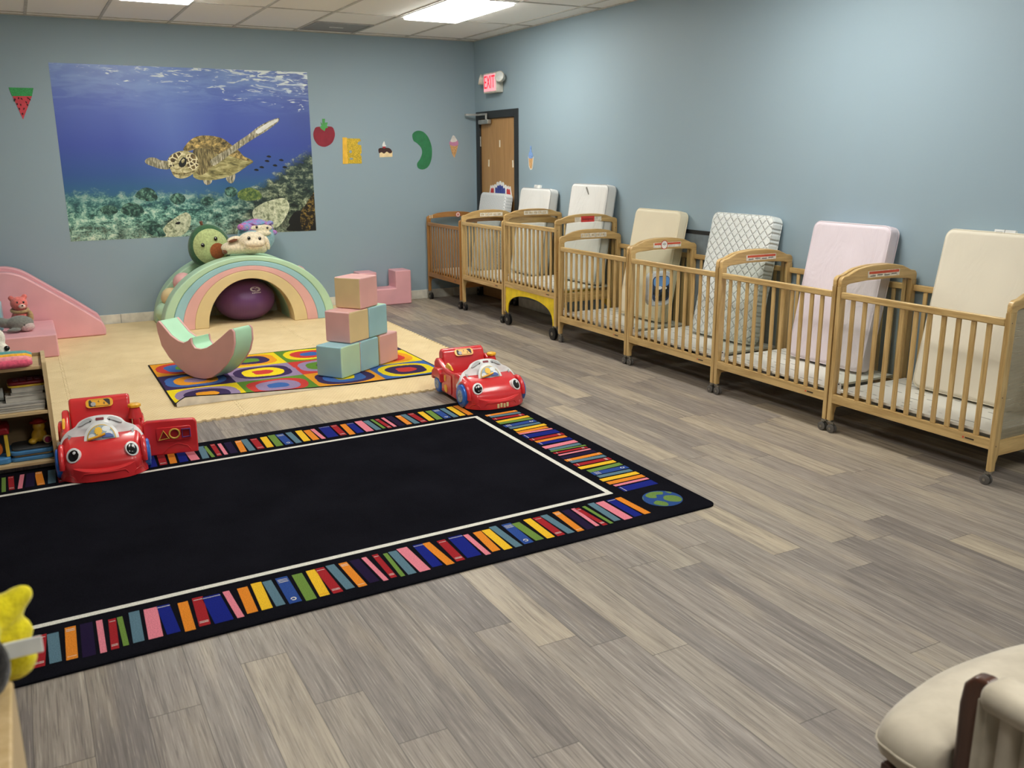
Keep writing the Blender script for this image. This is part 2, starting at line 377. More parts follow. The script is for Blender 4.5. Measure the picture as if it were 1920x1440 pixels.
cutout('watermelon_cutout', 'red watermelon wedge cutout with green glitter rind, left of the turtle mural', polys, [RED_C, GREEN_GL, DARK])
cutout('tomato_cutout', 'dark red tomato cutout with green stem just right of the turtle mural', [(spline([bz(*q) for q in ((88, 730), (100, 715), (140, 712), (185, 713), (200, 735), (203, 765), (190, 800), (165, 820), (140, 826), (110, 815), (88, 785), (82, 755))], 4), 0),
    ([bz(*q) for q in ((122, 685), (133, 700), (132, 668), (148, 668), (147, 690), (163, 688), (158, 708), (165, 718), (150, 722), (146, 738), (130, 728), (118, 715), (128, 708))], 1)], [mat('tomato red card', (140, 34, 52), .7), mat('leaf green card', (78, 160, 84), .6)])
cutout('cheese_cutout', 'yellow cheese slab cutout with bitten edge and grey holes, below the tomato cutout', [([bz(*q) for q in ((270, 778), (345, 780), (350, 793), (335, 798), (330, 812), (352, 818), (354, 860), (345, 868), (353, 880), (355, 920), (272, 920))], 1), ([bz(*q) for q in ((246, 773), (270, 773), (277, 922), (248, 922))], 0),
    (disc(*bz(291, 853), .014, .016), 2), (disc(*bz(296, 893), .02, .012), 2)], [mat('plain yellow card', (243, 190, 62), .6), mat('gold glitter card', (196, 165, 40), .45, var=.3, vs=200), mat('grey card', (150, 165, 165), .6)])
cutout('cake_cutout', 'cake slice cutout with chocolate icing and a cherry, in the middle of the wall cutouts', [([bz(*q) for q in ((455, 850), (527, 850), (527, 882), (455, 885))], 0), (spline([bz(*q) for q in ((448, 840), (462, 832), (505, 832), (522, 845), (524, 858), (510, 862), (495, 853), (480, 864), (465, 856), (452, 862))], 3), 1),
    (disc(*bz(480, 828), .018, .013), 2), (spline([bz(*q) for q in ((470, 815), (480, 794), (486, 812), (492, 822), (474, 824))], 3), 3)], [mat('sponge card', (238, 214, 168), .7), mat('chocolate card', (58, 30, 26), .6), mat('cherry card', (176, 34, 44), .5), mat('cream card', (232, 234, 232), .6)])
cutout('cucumber_cutout', 'large curved green cucumber cutout on the mural wall', [(spline([bz(*q) for q in ((640, 755), (665, 736), (700, 742), (730, 775), (748, 830), (747, 890), (730, 935), (700, 953), (672, 945), (666, 920), (682, 895), (694, 860), (688, 830), (665, 805), (645, 790))], 5), 0)], [mat('cucumber green card', (44, 122, 78), .5)])
CONE = mat('waffle card', (205, 160, 108), .7, var=.2, vs=150); CONEB = mat('cream paper edge', (226, 222, 212), .7)
cutout('ice_cream_cutout', 'pink swirl ice cream cone cutout on the mural wall beside the corner', [([bz(*q) for q in ((849, 812), (897, 812), (886, 860), (876, 888), (864, 868))], 0), (spline([bz(*q) for q in ((848, 812), (850, 795), (862, 785), (888, 785), (897, 800), (896, 815), (872, 822))], 3), 1),
    (spline([bz(*q) for q in ((853, 795), (858, 780), (866, 763), (875, 764), (882, 775), (890, 792), (870, 800))], 3), 2)], [CONE, mat('pink swirl card', (206, 140, 178), .6), mat('cream swirl card', (222, 220, 216), .6)])
m = MB()
m.prism([(-.062, .02), (.052, .02), (.038, -.08), (.01, -.115), (-.03, -.11), (-.045, -.08)], -.004, -.0002, 0, 3); m.prism([(-.05, .01), (.04, .01), (.028, -.075), (.008, -.1), (-.025, -.1)], -.005, -.0038, 0, 0)
m.prism(spline([(-.05, .01), (-.04, .05), (-.02, .07), (-.015, .12), (.005, .125), (.012, .08), (.03, .06), (.042, .012), (0, 0)], 4), -.0058, -.0038, 0, 1)
tag(m.build('ice_cream_cutout', [CONE, mat('blue swirl card', (124, 160, 222), .6, var=.2, vs=120), CONEB, CONEB], loc=(XR, 8.385, 1.585), smooth=False), 'blue swirl ice cream cone cutout on the right wall past the door', 'paper cutout', 'food cutouts on the walls')
# ------------------------------------------------------------------ turtle mural (a flat printed poster on the back wall)
PX0, PX1, PZ0, PZ1 = .395, 2.808, .839, 2.470
def poster_mat():
    t = NT('printed ocean photograph'); t.set(.38, 0, .5); x, y, z = t.xyz(); v = t.coord()
    W, H = PX1-PX0, PZ1-PZ0
    u = t.math('DIVIDE', x, W); h = t.math('DIVIDE', z, H)
    water = t.ramp(h, [(0, lin((58, 112, 132))), (.30, lin((50, 100, 144))), (.38, lin((54, 90, 156))), (.55, lin((64, 84, 172))), (.8, lin((84, 106, 190))), (1, lin((116, 142, 206)))])
    # pale beam of daylight down the middle of the print
    beam = t.math('MULTIPLY', t.maprange(t.math('ABSOLUTE', t.math('SUBTRACT', u, t.math('SUBTRACT', .46, t.math('MULTIPLY', h, .06)))), 0, .2, 1, 0), t.maprange(h, .3, 1, .1, .5))
    water = t.mix(beam, water, lin((128, 160, 222)))
    water = t.mix(t.math('MULTIPLY', t.maprange(u, .8, 1, 0, .5), t.maprange(h, .3, .7, .6, 1)), water, lin((46, 62, 136)))
    # surface ripples
    rv = t.coord((3.2, 1, 15)); rn = t.noise(rv, 1.6, 4, .6, 1.5)
    thr = t.math('SUBTRACT', t.math('ADD', .93, t.math('MULTIPLY', t.math('SUBTRACT', 1, h), 1.25)), t.math('MULTIPLY', u, .24))
    rip = t.maprange(t.math('SUBTRACT', rn, t.math('MULTIPLY', thr, .66)), -.02, .05)
    water = t.mix(rip, water, lin((232, 242, 242)))
    soft = t.math('MULTIPLY', t.maprange(t.noise(t.coord((2, 1, 9)), 1.4, 3, .6, 1), .42, .62), t.maprange(h, .72, .95, 0, .55))
    water = t.mix(soft, water, lin((140, 170, 222)))
    # reef
    n1 = t.noise(v, 3.6, 4, .6, .5); n2 = t.noise(t.coord((1, 1, 1.6)), 8.5, 10, .72, .15); n3 = t.noise(v, 55, 6, .8, .3)
    line = t.math('ADD', t.ramp_line(u), t.math('MULTIPLY', t.math('SUBTRACT', n2, .5), .22))
    reefm = t.maprange(t.math('SUBTRACT', line, h), -.004, t.REEF_SOFT)
    tone = t.math('ADD', t.math('MULTIPLY', n2, .72), t.math('MULTIPLY', n3, .28))
    reefL = t.ramp(tone, [(.40, lin((24, 52, 50))), (.465, lin((58, 104, 96))), (.505, lin((112, 168, 152))), (.55, lin((176, 216, 194))), (.61, lin((226, 240, 220)))])
    reefR = t.ramp(tone, [(.42, lin((14, 20, 17))), (.50, lin((50, 66, 54))), (.555, lin((128, 140, 110))), (.64, lin((226, 230, 198)))])
    reef = t.mix(t.maprange(t.math('ADD', u, t.math('MULTIPLY', t.math('SUBTRACT', n1, .5), .5)), .5, .72), reefL, reefR)
    reef = t.mix(t.maprange(h, .0, .12, .35, 0), reef, t.mix(t.maprange(n3, .42, .55), lin((60, 84, 66)), lin((216, 220, 188))))
    reef = t.mix(t.maprange(n1, .58, .70, 0, .55), reef, lin((26, 48, 46)))
    haze = t.math('MULTIPLY', t.maprange(h, .14, .32, 0, .8), t.maprange(u, .55, .8, 1, .1))
    reef = t.mix(haze, reef, lin((58, 112, 132)))
    t.base(t.mix(reefm, water, reef)); return t.m
def _ramp_line(s, u):
    r = s.ramp(u, [(0, (.30,)*3+(1,)), (.25, (.28,)*3+(1,)), (.5, (.27,)*3+(1,)), (.72, (.27,)*3+(1,)), (.86, (.40,)*3+(1,)), (1, (.56,)*3+(1,))], 'B_SPLINE')
    bw = s.new('ShaderNodeRGBToBW'); s.l.new(r, bw.inputs[0]); return bw.outputs[0]
NT.ramp_line = _ramp_line; NT.REEF_SOFT = .045
def cellmat(name, line, cell, alt, sc, w=.06):
    t = NT(name); t.set(.38); v = t.coord((1, .0, 1)); vo = t.new('ShaderNodeTexVoronoi', feature='DISTANCE_TO_EDGE'); t.l.new(v, vo.inputs['Vector']); vo.inputs['Scale'].default_value = sc
    n = t.noise(v, 30, 4, .65); c = t.mix(t.maprange(n, .4, .62), lin(cell), lin(alt))
    t.base(t.mix(t.maprange(vo.outputs[0], w*.5, w), lin(line), c)); return t.m
def streak(name, a, b, c_, sx, sz, rot=0):
    t = NT(name); t.set(.38); tc = t.new('ShaderNodeTexCoord'); mp = t.new('ShaderNodeMapping'); t.l.new(tc.outputs['Object'], mp.inputs[0])
    mp.inputs['Rotation'].default_value = (0, rot, 0); mp.inputs['Scale'].default_value = (sx, 0, sz)
    n = t.noise(mp.outputs[0], 1, 5, .65, .6); t.base(t.ramp(n, [(.36, lin(a)), (.5, lin(b)), (.66, lin(c_))])); return t.m
PM = [poster_mat(),
      streak('print carapace', (66, 60, 38), (140, 122, 74), (232, 200, 124), 22, 26),
      streak('print plastron', (92, 88, 52), (160, 152, 98), (214, 206, 152), 9, 26),
      cellmat('print head scales', (238, 230, 190), (62, 52, 36), (140, 118, 72), 21, .14),
      streak('print head skin', (116, 106, 72), (186, 176, 126), (234, 226, 184), 20, 40),
      streak('print flipper', (78, 76, 62), (156, 150, 122), (232, 226, 204), 60, 10, .6),
      mat('print black', (18, 20, 20), .38), streak('print pale rock', (112, 122, 92), (196, 202, 166), (236, 236, 208), 26, 26),
      mat('print white', (232, 232, 224), .38), streak('print neck folds', (70, 64, 42), (122, 110, 72), (186, 170, 116), 60, 12, -.5),
      streak('print dark coral', (10, 10, 8), (34, 28, 18), (168, 138, 66), 30, 30), streak('print green coral', (40, 72, 52), (96, 122, 62), (164, 172, 92), 20, 20)]
P = MB(); P.box(0, PX1-PX0, -.0015, -.0002, 0, PZ1-PZ0, 0); LAY = [0]
def pp(pts, mi, sp=4, raw=False):
    LAY[0] += 1; q = []
    for a, b_ in pts:
        h_ = back(a/3, b_/3); q.append((h_.x-PX0, h_.z-PZ0))
    if sp and not raw: q = spline(q, sp)
    q = [(min(max(a, .002), PX1-PX0-.002), min(max(c, .002), PZ1-PZ0-.002)) for a, c in q]
    P.prism(q, -.0015-.00012*LAY[0], -.0014, 1, mi)
# reef boulders and corals
pp([(905, 1325), (930, 1270), (965, 1240), (1010, 1210), (1050, 1195), (1075, 1225), (1060, 1290), (1010, 1328)], 7)
pp([(985, 1258), (1000, 1248), (1015, 1250), (1005, 1262)], 6)
pp([(1420, 1190), (1465, 1150), (1530, 1125), (1600, 1115), (1628, 1160), (1612, 1210), (1570, 1270), (1500, 1290), (1440, 1250)], 7)
pp([(1340, 1080), (1400, 1055), (1455, 1075), (1470, 1115), (1400, 1130), (1345, 1115)], 11)
pp([(1610, 1290), (1630, 1265), (1622, 1245), (1650, 1200), (1680, 1185), (1730, 1180), (1785, 1150), (1790, 1300), (1640, 1300)], 6)
pp([(1690, 1200), (1720, 1150), (1760, 1090), (1782, 1080), (1775, 1200), (1745, 1290), (1700, 1290)], 10)
for a, b_ in ((1500, 905), (1545, 930), (1580, 900), (1470, 940), (1510, 880), (1600, 940), (1440, 955)): pp([(a-12, b_), (a, b_-6), (a+12, b_-2), (a+14, b_+5), (a, b_+6)], 6)
# dark coral heads
PM.append(streak('print teal coral', (22, 46, 44), (48, 86, 78), (128, 176, 152), 24, 24))
for q in ([(760, 1105), (790, 1065), (830, 1055), (870, 1075), (885, 1120), (830, 1132)], [(955, 1120), (975, 1092), (1010, 1088), (1042, 1110), (1030, 1142), (985, 1148)], [(680, 1190), (700, 1150), (745, 1140), (795, 1160), (810, 1200), (750, 1222)], [(560, 1180), (600, 1155), (650, 1165), (660, 1195), (600, 1210)], [(1130, 1120), (1170, 1105), (1205, 1120), (1190, 1150), (1140, 1152)], [(1265, 1065), (1300, 1050), (1335, 1070), (1320, 1105), (1275, 1100)], [(800, 1270), (840, 1240), (900, 1262), (920, 1300), (930, 1328), (850, 1322)]): pp(q, 12)
# turtle
pp([(1145, 1010), (1190, 1008), (1188, 1028), (1168, 1040), (1150, 1032)], 5); pp([(1272, 1000), (1322, 980), (1312, 1025), (1288, 1028)], 5)
pp([(815, 905), (835, 888), (870, 887), (905, 902), (948, 910), (950, 950), (900, 949), (860, 936), (825, 922)], 5)
pp([(1085, 985), (1110, 930), (1180, 880), (1270, 850), (1330, 850), (1372, 878), (1424, 908), (1392, 932), (1350, 962), (1300, 988), (1230, 1008), (1160, 1014), (1110, 1008)], 2)
pp([(1030, 842), (1058, 800), (1085, 778), (1110, 767), (1150, 762), (1210, 767), (1258, 783), (1302, 815), (1345, 850), (1375, 884), (1424, 908), (1360, 900), (1300, 880), (1230, 868), (1160, 850), (1100, 840), (1060, 850)], 1)
pp([(1085, 850), (1130, 832), (1185, 842), (1215, 870), (1205, 920), (1170, 960), (1130, 985), (1100, 960)], 9)
pp([(1128, 822), (1190, 838), (1240, 838), (1300, 826), (1290, 812), (1240, 800), (1180, 802)], 1)
pp([(1182, 905), (1225, 872), (1290, 832), (1340, 795), (1400, 755), (1450, 715), (1510, 682), (1563, 664), (1569, 678), (1540, 706), (1490, 742), (1440, 772), (1392, 802), (1340, 838), (1290, 872), (1240, 908), (1200, 932)], 5)
pp([(1440, 735), (1500, 694), (1555, 670), (1562, 680), (1510, 716), (1455, 752)], 8)
pp([(943, 900), (958, 876), (990, 856), (1030, 848), (1076, 857), (1106, 880), (1119, 915), (1112, 950), (1085, 978), (1040, 1002), (1000, 1002), (975, 986), (960, 955), (945, 930)], 4)
pp([(1050, 870), (1085, 868), (1108, 890), (1116, 915), (1108, 945), (1080, 955), (1055, 940), (1045, 905)], 3)
pp([(945, 900), (962, 878), (995, 860), (1030, 856), (1010, 885), (985, 905), (960, 940)], 3)
pp([(1012, 905), (1028, 886), (1045, 890), (1048, 915), (1034, 938), (1016, 940), (1004, 925)], 6)
pp([(1020, 905), (1030, 893), (1038, 898), (1034, 912), (1024, 918)], 4)
pp([(968, 965), (1000, 974), (1050, 972), (1090, 960), (1092, 966), (1050, 980), (1000, 982), (972, 975)], 9)
pp([(972, 930), (978, 928), (980, 934), (974, 936)], 6); pp([(950, 942), (955, 938), (957, 945), (952, 948)], 6)
tag(P.build('ocean_poster', PM, loc=(PX0, YB, PZ0), smooth=False), 'large underwater poster of a sea turtle over a reef on the back wall', 'poster')

# ------------------------------------------------------------------ cribs along the right wall
OAK = wood('honey oak', (170, 136, 82), (216, 184, 126), 2, .36, 16); OAKY = wood('honey oak lengthwise', (170, 136, 82), (218, 186, 128), 1, .36, 16); OAKX = wood('honey oak crest', (166, 130, 76), (216, 182, 122), 0, .34, 16)
DOAK = wood('darker oak', (146, 98, 46), (174, 124, 66), 2, .36, 16); DOAKY = wood('darker oak lengthwise', (146, 98, 46), (174, 124, 66), 1, .36, 16); DOAKX = wood('darker oak crest', (146, 98, 46), (176, 124, 66), 0, .36, 16)
def acrylic(name, milk):
    t = NT(name); n, l = t.n, t.l; tr = t.new('ShaderNodeBsdfTransparent'); tr.inputs[0].default_value = (.95, .96, .95, 1)
    gl = t.new('ShaderNodeBsdfGlossy'); gl.inputs[1].default_value = .12; fr = t.new('ShaderNodeLayerWeight'); fr.inputs[0].default_value = .5
    df = t.new('ShaderNodeBsdfDiffuse'); df.inputs[0].default_value = lin((158, 147, 124)); mx = t.new('ShaderNodeMixShader'); mx2 = t.new('ShaderNodeMixShader')
    sc = t.noise(t.coord((3, 3, 40)), 3, 3); mx2.inputs[0].default_value = milk
    l.new(t.maprange(sc, .3, .7, milk*.8, min(1, milk*1.2)), mx2.inputs[0]); l.new(tr.outputs[0], mx2.inputs[1]); l.new(df.outputs[0], mx2.inputs[2])
    l.new(t.math('MULTIPLY_ADD', t.math('POWER', fr.outputs[1], 5), .5, .018), mx.inputs[0]); l.new(mx2.outputs[0], mx.inputs[1]); l.new(gl.outputs[0], mx.inputs[2]); l.new(mx.outputs[0], t.out.inputs[0]); return t.m
ACR, ACRH = acrylic('clear acrylic', .012), acrylic('scuffed acrylic with painted reflection', .66)  # second one: beige diffuse paints in an oblique reflection over the scuffed panel
def board_mat():
    t = NT('printed white board'); t.set(.5); x, y, z = t.xyz()
    r = t.math('FLOOR', t.math('MULTIPLY', x, 17)); v = t.new('ShaderNodeCombineXYZ'); t.val(v.inputs[0], t.math('MULTIPLY', y, 9)); t.val(v.inputs[1], t.math('MULTIPLY', r, 3.7))
    n = t.noise(v.outputs[0], 1, 2); fr = t.math('FRACT', t.math('MULTIPLY', x, 17))
    ink = t.math('MULTIPLY', t.maprange(n, .55, .58), t.math('MULTIPLY', t.maprange(fr, .42, .46), t.maprange(fr, .58, .62, 1, 0)))
    t.base(t.mix(t.math('MULTIPLY', ink, .75), lin((222, 220, 212)), lin((70, 66, 62)))); return t.m
BOARD = board_mat(); RUB = mat('grey caster rubber', (88, 84, 80), .5); BRUB = mat('black caster rubber', (24, 24, 25), .45); ZINC = mat('zinc caster fork', (150, 146, 136), .3, .85)
BOLT = mat('dark bolt', (52, 38, 26), .4); STK = mat('white sticker', (226, 218, 204), .6, var=.1, vs=40); STR = mat('red print', (206, 84, 56), .6); WPL = mat('white clip plastic', (226, 226, 222), .4); STRIP = mat('tan sticker', (206, 190, 158), .6, var=.15, vs=60)
YEL = mat('yellow panel paint', (236, 204, 30), .4); INK = mat('black ink', (30, 26, 26), .6)
def crest(hd, za, zt, end_drop=0):
    k = zt-za; L = [(-hd, za-.006), (-hd, za+.28*k), (-hd+.006, za+.42*k), (-hd+.022, za+.52*k), (-hd+.055, za+.56*k), (-hd+.085, za+.68*k), (-hd+.13, za+.84*k), (-hd+.2, za+.95*k), (-.06, za+k)]
    top = L+[(-a, b_) for a, b_ in L[::-1]]
    low = [(hd-.046, za-.006), (hd-.052, za+.004), (hd-.075, za+.01), (.1, za+.02), (-.1, za+.02), (-hd+.075, za+.01), (-hd+.052, za+.004), (-hd+.046, za-.006)]
    return top+low
def crib(label, y0, y1, zb, zr, za, zt, kind='oak', x0=4.09, x1=4.733, wheel=.026, wmat=None, sticker=None, legz=.075, milk_right=False):
    o = empty('wooden_crib', ((x0+x1)/2, (y0+y1)/2, 0), label, 'crib', 'wooden cribs along the right wall')
    V, Y_, X_ = (DOAK, DOAKY, DOAKX) if kind == 'dark' else (OAK, OAKY, OAKX)
    hd, hl = (x1-x0)/2, (y1-y0)/2; pw, pt = .046, .027; wm = wmat or RUB
    for sy_ in (1, -1):
        yc = sy_*(hl-pt/2)
        for sx_ in (-1, 1):
            m = MB(); xa = sx_*hd; xb = sx_*(hd-pw); a, b_ = min(xa, xb), max(xa, xb)
            xi = sx_*(hd-.032); la, lb = min(xa, xi), max(xa, xi)
            m.prism([(la, legz), (lb, legz), (lb if sx_ < 0 else b_, zb-.07), (b_, zb-.03), (b_, za-.004), (a, za-.004), (a, zb-.03), (a if sx_ < 0 else la, zb-.07)], yc-pt/2, yc+pt/2, 1)
            for zz in (zr-.02, zb+.02, (zb+zr)/2-.06): m.cyl((sx_*(hd-.017), yc-sy_*pt*.4, zz), (sx_*(hd-.017), yc+sy_*(pt/2+.0008), zz), .004, 8, 1)
            m.build('post', [V, BOLT], o, bevel=.005)
            # caster
            c = MB(); xx, zz = sx_*(hd-.017), wheel
            c.cyl((xx, yc, legz-.012), (xx, yc, legz+.0), .015, 12); yw = yc-sy_*max(.012, wheel-.010); c.box(xx-.004, xx+.004, yw-.012, yw+.012, zz-.004, legz-.010)
            c.cyl((xx-.0185, yw, zz), (xx+.0185, yw, zz), wheel*.3, 12)
            c = c.build('caster', ZINC, o)
            for w0 in (-.017, .0055): m = MB(); m.loft([[Vector((xx+w0+dx, yw+r*math.cos(i*PI/12), zz+r*math.sin(i*PI/12))) for i in range(24)] for dx, r in ((0, wheel*.5), (0, wheel*.86), (.002, wheel), (.0095, wheel), (.0115, wheel*.86), (.0115, wheel*.5))]); m.build('wheel', wm, c, angle=60)
        m = MB(); m.prism(crest(hd, za, zt), yc-pt/2, yc+pt/2, 1); m.build('arched_crest', X_, o, bevel=.007, seg=3)
        m = MB().box(-hd+pw-.006, hd-pw+.006, yc-.002, yc+.002, zb+.04, za+.012); m.build('clear_end_panel', ACRH if (milk_right and sy_ < 0) else ACR, o, smooth=False)
        m = MB().box(-hd+pw+.0005, hd-pw-.0005, yc-.011, yc+.011, zb-.035, zb+.045); m.build('end_rail', X_, o, bevel=.003)
    ya, yb = -hl+pt+.0006, hl-pt-.0006
    for sx_ in (-1, 1):
        xc = sx_*(hd-.014)
        MB().box(xc-.0125, xc+.0125, ya, yb, zr-.038, zr).build('top_rail', Y_, o, bevel=.006, seg=3)
        m = MB().box(xc-.0125, xc+.0125, ya, yb, zb, zb+.05)
        if sx_ < 0: m.cyl((xc-.0128, -hl+.17, zb+.026), (xc-.0131, -hl+.17, zb+.026), .006, 10, 1); m.box(xc-.0131, xc-.0126, -hl+.11, -hl+.16, zb+.022, zb+.030, 2)
        m.build('bottom_rail', [Y_, STR, BOLT], o, bevel=.004)
        n = 11
        for i in range(n):
            yy = ya+(yb-ya)*(i+1)/(n+1)
            MB().box(xc-.006, xc+.006, yy-.0145, yy+.0145, zb+.05, zr-.038).build('slat', V, o, bevel=.003, seg=1)
    MB().box(-hd+.03, hd-.03, ya+.012, yb-.012, zb+.066, zb+.08).build('mattress_board', BOARD, o)
    m = MB(); m.prism([(yb-.03, zb+.055), (yb-.002, zb+.055), (yb-.004, zb+.12), (yb-.02, zb+.125), (yb-.026, zb+.11)], -hd+.034, -hd+.040, 0); m.cyl((-hd+.030, yb-.014, zb+.112), (-hd+.034, yb-.014, zb+.112), .004, 10, 1)
    m.build('latch_clip', [WPL, BOLT], o, smooth=False)
    if sticker:
        yf = hl-pt-.0004; zc = za+.035+.3*(zt-za)*.5
        m = MB(); m.box(-.11, .16, yf-.0008, yf, zc-.016, zc+.022, 0)
        if sticker in ('red', 'logo'): m.box(-.1, .155, yf-.0011, yf-.0007, zc+.004, zc+.019, 1)
        if sticker == 'red':
            for i in range(4): m.box(-.09+i*.06, -.09+i*.06+.045, yf-.0011, yf-.0007, zc-.011+.004*(i % 2), zc-.004+.004*(i % 2), 2)
        if sticker == 'logo':
            m.prism(disc(-.005, zc+.004, .034, .036), yf-.002, yf-.0011, 1, 3); m.prism(disc(-.005, zc+.004, .028, .03), yf-.0024, yf-.0019, 1, 4)
            for r in (.006, .012, .018): m.prism(disc(-.005, zc-.004, r+.002, n=12, a0=.6, a1=PI-.6)+disc(-.005, zc-.004, r-.001, n=12, a0=.6, a1=PI-.6)[::-1], yf-.003, yf-.0023, 1, 2)
        if sticker == 'plain':
            for i in range(5): m.box(-.1+i*.05, -.1+i*.05+.035, yf-.0011, yf-.0007, zc-.006, zc+.012, 5)
        m.build('warning_label', [STK, STR, mat('grey print', (120, 116, 110), .6), mat('badge ring', (190, 70, 60), .6), mat('badge white', (232, 230, 224), .6), STRIP], o, smooth=False)['label'] = 'worn white printed sticker'
    return o
CR = {}
CR['A'] = crib('dark-stained wooden crib furthest along the row, against the mural wall', 8.735, 9.625, .27, .885, .915, .995, 'dark', x0=4.075, wheel=.04, wmat=BRUB, legz=.10)
CR['B'] = crib('honey wooden crib between the dark-stained crib and the one with a yellow arch', 7.775, 8.715, .335, .945, .955, 1.06, x0=4.085, wheel=.035, wmat=BRUB, legz=.09, sticker='plain')
CR['C'] = crib('tall wooden crib with a yellow arched panel and big black wheels', 6.775, 7.755, .375, 1.0, 1.025, 1.115, x0=4.085, wheel=.055, wmat=BRUB, legz=.13, sticker='plain')
CR['E'] = crib('low wooden crib right after the yellow-arched crib, a cream mattress in it', 5.70, 6.735, .187, .845, .878, .985, sticker='plain')
CR['F'] = crib('low wooden crib with an aquarium toy on its end and a quilted mattress', 4.665, 5.69, .187, .845, .878, .985, sticker='logo')
CR['G'] = crib('low wooden crib with the pinkish white mattress, second nearest the camera', 3.65, 4.655, .187, .845, .878, .985, sticker='red')
CR['H'] = crib('nearest low wooden crib, at the right end of the row, smooth ivory mattress', 2.585, 3.64, .187, .845, .878, .985, sticker='red', milk_right=True)
# evacuation crib's yellow arched panel
c = CR['C']; hl = .49; hd = (4.733-4.085)/2; n = 22
for sx_ in (-1, 1):
    xx = sx_*(hd-.014); zt_ = .374; pts = [(-hl+.028, zt_), (-hl+.028, .14)]+[(-(hl-.06)*math.cos(PI*i/n), .12+.205*max(0, math.sin(PI*i/n))**.62) for i in range(n+1)]+[(hl-.028, .14), (hl-.028, zt_)]
    MB().prism(pts, xx-.006, xx+.006, 0).build('yellow_arch_panel', YEL, c, bevel=.002, smooth=False)
# red name sticker on its right crest
za, zt = 1.025, 1.115; yf = -hl-.0006
m = MB(); m.box(-.13, .15, yf-.0008, yf, za+.022, za+.062, 0); m.box(-.065, .075, yf-.0013, yf-.0007, za+.018, za+.07, 1)
text_mesh(m, 'Emergency', .026, Matrix(((1, 0, 0, .005), (0, 0, -1, yf-.0018), (0, 1, 0, za+.044), (0, 0, 0, 1))), 2, .0003)
m.build('emergency_label', [STK, mat('red sticker', (214, 62, 62), .6), INK], c, smooth=False)['label'] = 'red and white Emergency sticker'
# round badge on the dark crib
m = MB(); yf = .445-.027-.0005; zc = .958
m.prism(disc(.06, zc, .03), yf-.001, yf, 1, 0); m.prism(disc(.06, zc, .024), yf-.0016, yf-.0009, 1, 1); m.prism(disc(.06, zc, .016), yf-.0022, yf-.0015, 1, 2)
for i in range(2): m.box(-.30+i*.025, -.285+i*.025, yf-.0009, yf, zc-.03, zc+.008, 3)
m.build('round_badge', [mat('badge red', (190, 60, 60), .6), mat('badge white', (232, 230, 224), .6), mat('badge pink', (206, 130, 120), .6), STRIP], CR['A'], smooth=False)
# ------------------------------------------------------------------ mattresses leaning on the wall
def quilt_mat(name, c, kind):
    t = NT(name); t.set(.7, 0, .3); x, y, z = t.xyz(); v = t.coord()
    if kind == 'quilt':
        a = t.math('ABSOLUTE', t.math('SUBTRACT', t.math('FRACT', t.math('MULTIPLY', t.math('ADD', y, z), 13.5)), .5)); b = t.math('ABSOLUTE', t.math('SUBTRACT', t.math('FRACT', t.math('MULTIPLY', t.math('SUBTRACT', y, z), 13.5)), .5))
        h = t.math('MINIMUM', t.maprange(a, 0, .16), t.maprange(b, 0, .16)); t.bump(h, .75, .009); t.base(t.mix(h, lin(scl(c, .93)), lin(c)))
    elif kind == 'dots':
        a = t.math('SINE', t.math('MULTIPLY', t.math('ADD', y, x), 190)); b = t.math('SINE', t.math('MULTIPLY', t.math('ADD', z, x), 190)); h = t.maprange(t.math('MULTIPLY', a, b), .1, .5)
        t.base(t.mix(h, lin(c), lin((186, 192, 196)))); t.bump(h, .25, .004)
    else:
        n = t.noise(t.coord((1.2, 2.2, 1.0)), 3.2, 3, .5, 1.2); n2 = t.noise(v, 1.6, 2)
        t.base(t.mix(t.maprange(n2, .35, .65), lin(scl(c, .97)), lin(scl(c, 1.02)))); t.bump(n, .55 if kind == 'wrinkle' else .15, .03)
    return t.m
def mattress(label, yc, w, bx, bz_, tz, th, m, kind='', tilt=0, side=None):
    """front bottom edge at (bx, bz_), back top edge just off the wall, top at height tz"""
    Lx = XR-.004; L = .9
    for _ in range(20):                                  # lean angle from the geometry
        # back-top corner x = bx + th*cos a + L*sin a ; z = bz + L*cos a - th*sin a
        a = math.asin(max(0, min(.5, (Lx-bx-th*math.cos(math.asin(min(.5, max(0, (Lx-bx-th)/L)))))/L))); L = (tz-bz_+0*th*math.sin(a))/math.cos(a)
    o = empty('crib_mattress', (bx, yc, bz_+th*math.sin(a)+.001), label, 'mattress', 'mattresses leaning on the wall in the cribs'); o.rotation_euler = (tilt, a, 0)
    q = MB(); r = .05
    q.prism(rrect(-w/2, w/2, 0, L, r), 0, th, 0)
    body = q.build('ticking', m, o, bevel=min(.03, th*.35), seg=4, angle=50)
    pm = side or m; q = MB(); rr = rrect(-w/2+.004, w/2-.004, .004, L-.004, r)
    for xx in (.012, th-.012): q.tube([(xx, a_, b_) for a_, b_ in rr], .004, 6, 0, True)
    q.build('piping', pm, o)
    return o
FW = quilt_mat('white vinyl ticking', (226, 226, 224), 'wrinkle'); FC = quilt_mat('cream ticking', (232, 222, 196), 'smooth'); FQ = quilt_mat('quilted white pad', (224, 228, 226), 'quilt'); FP = quilt_mat('pinkish white ticking', (226, 214, 222), 'wrinkle'); FI = quilt_mat('ivory ticking', (226, 218, 200), 'smooth'); FD = quilt_mat('dotted white ticking', (224, 226, 228), 'dots')
GP = mat('grey piping', (170, 172, 174), .6)
mattress('white dotted mattress in the dark-stained crib in front of the wood door', 9.06, .62, 4.50, .352, 1.20, .10, FD)
MB2 = mattress('white mattress with a small white tag in the second crib from the mural wall', 8.10, .62, 4.50, .417, 1.28, .11, FW, side=GP)
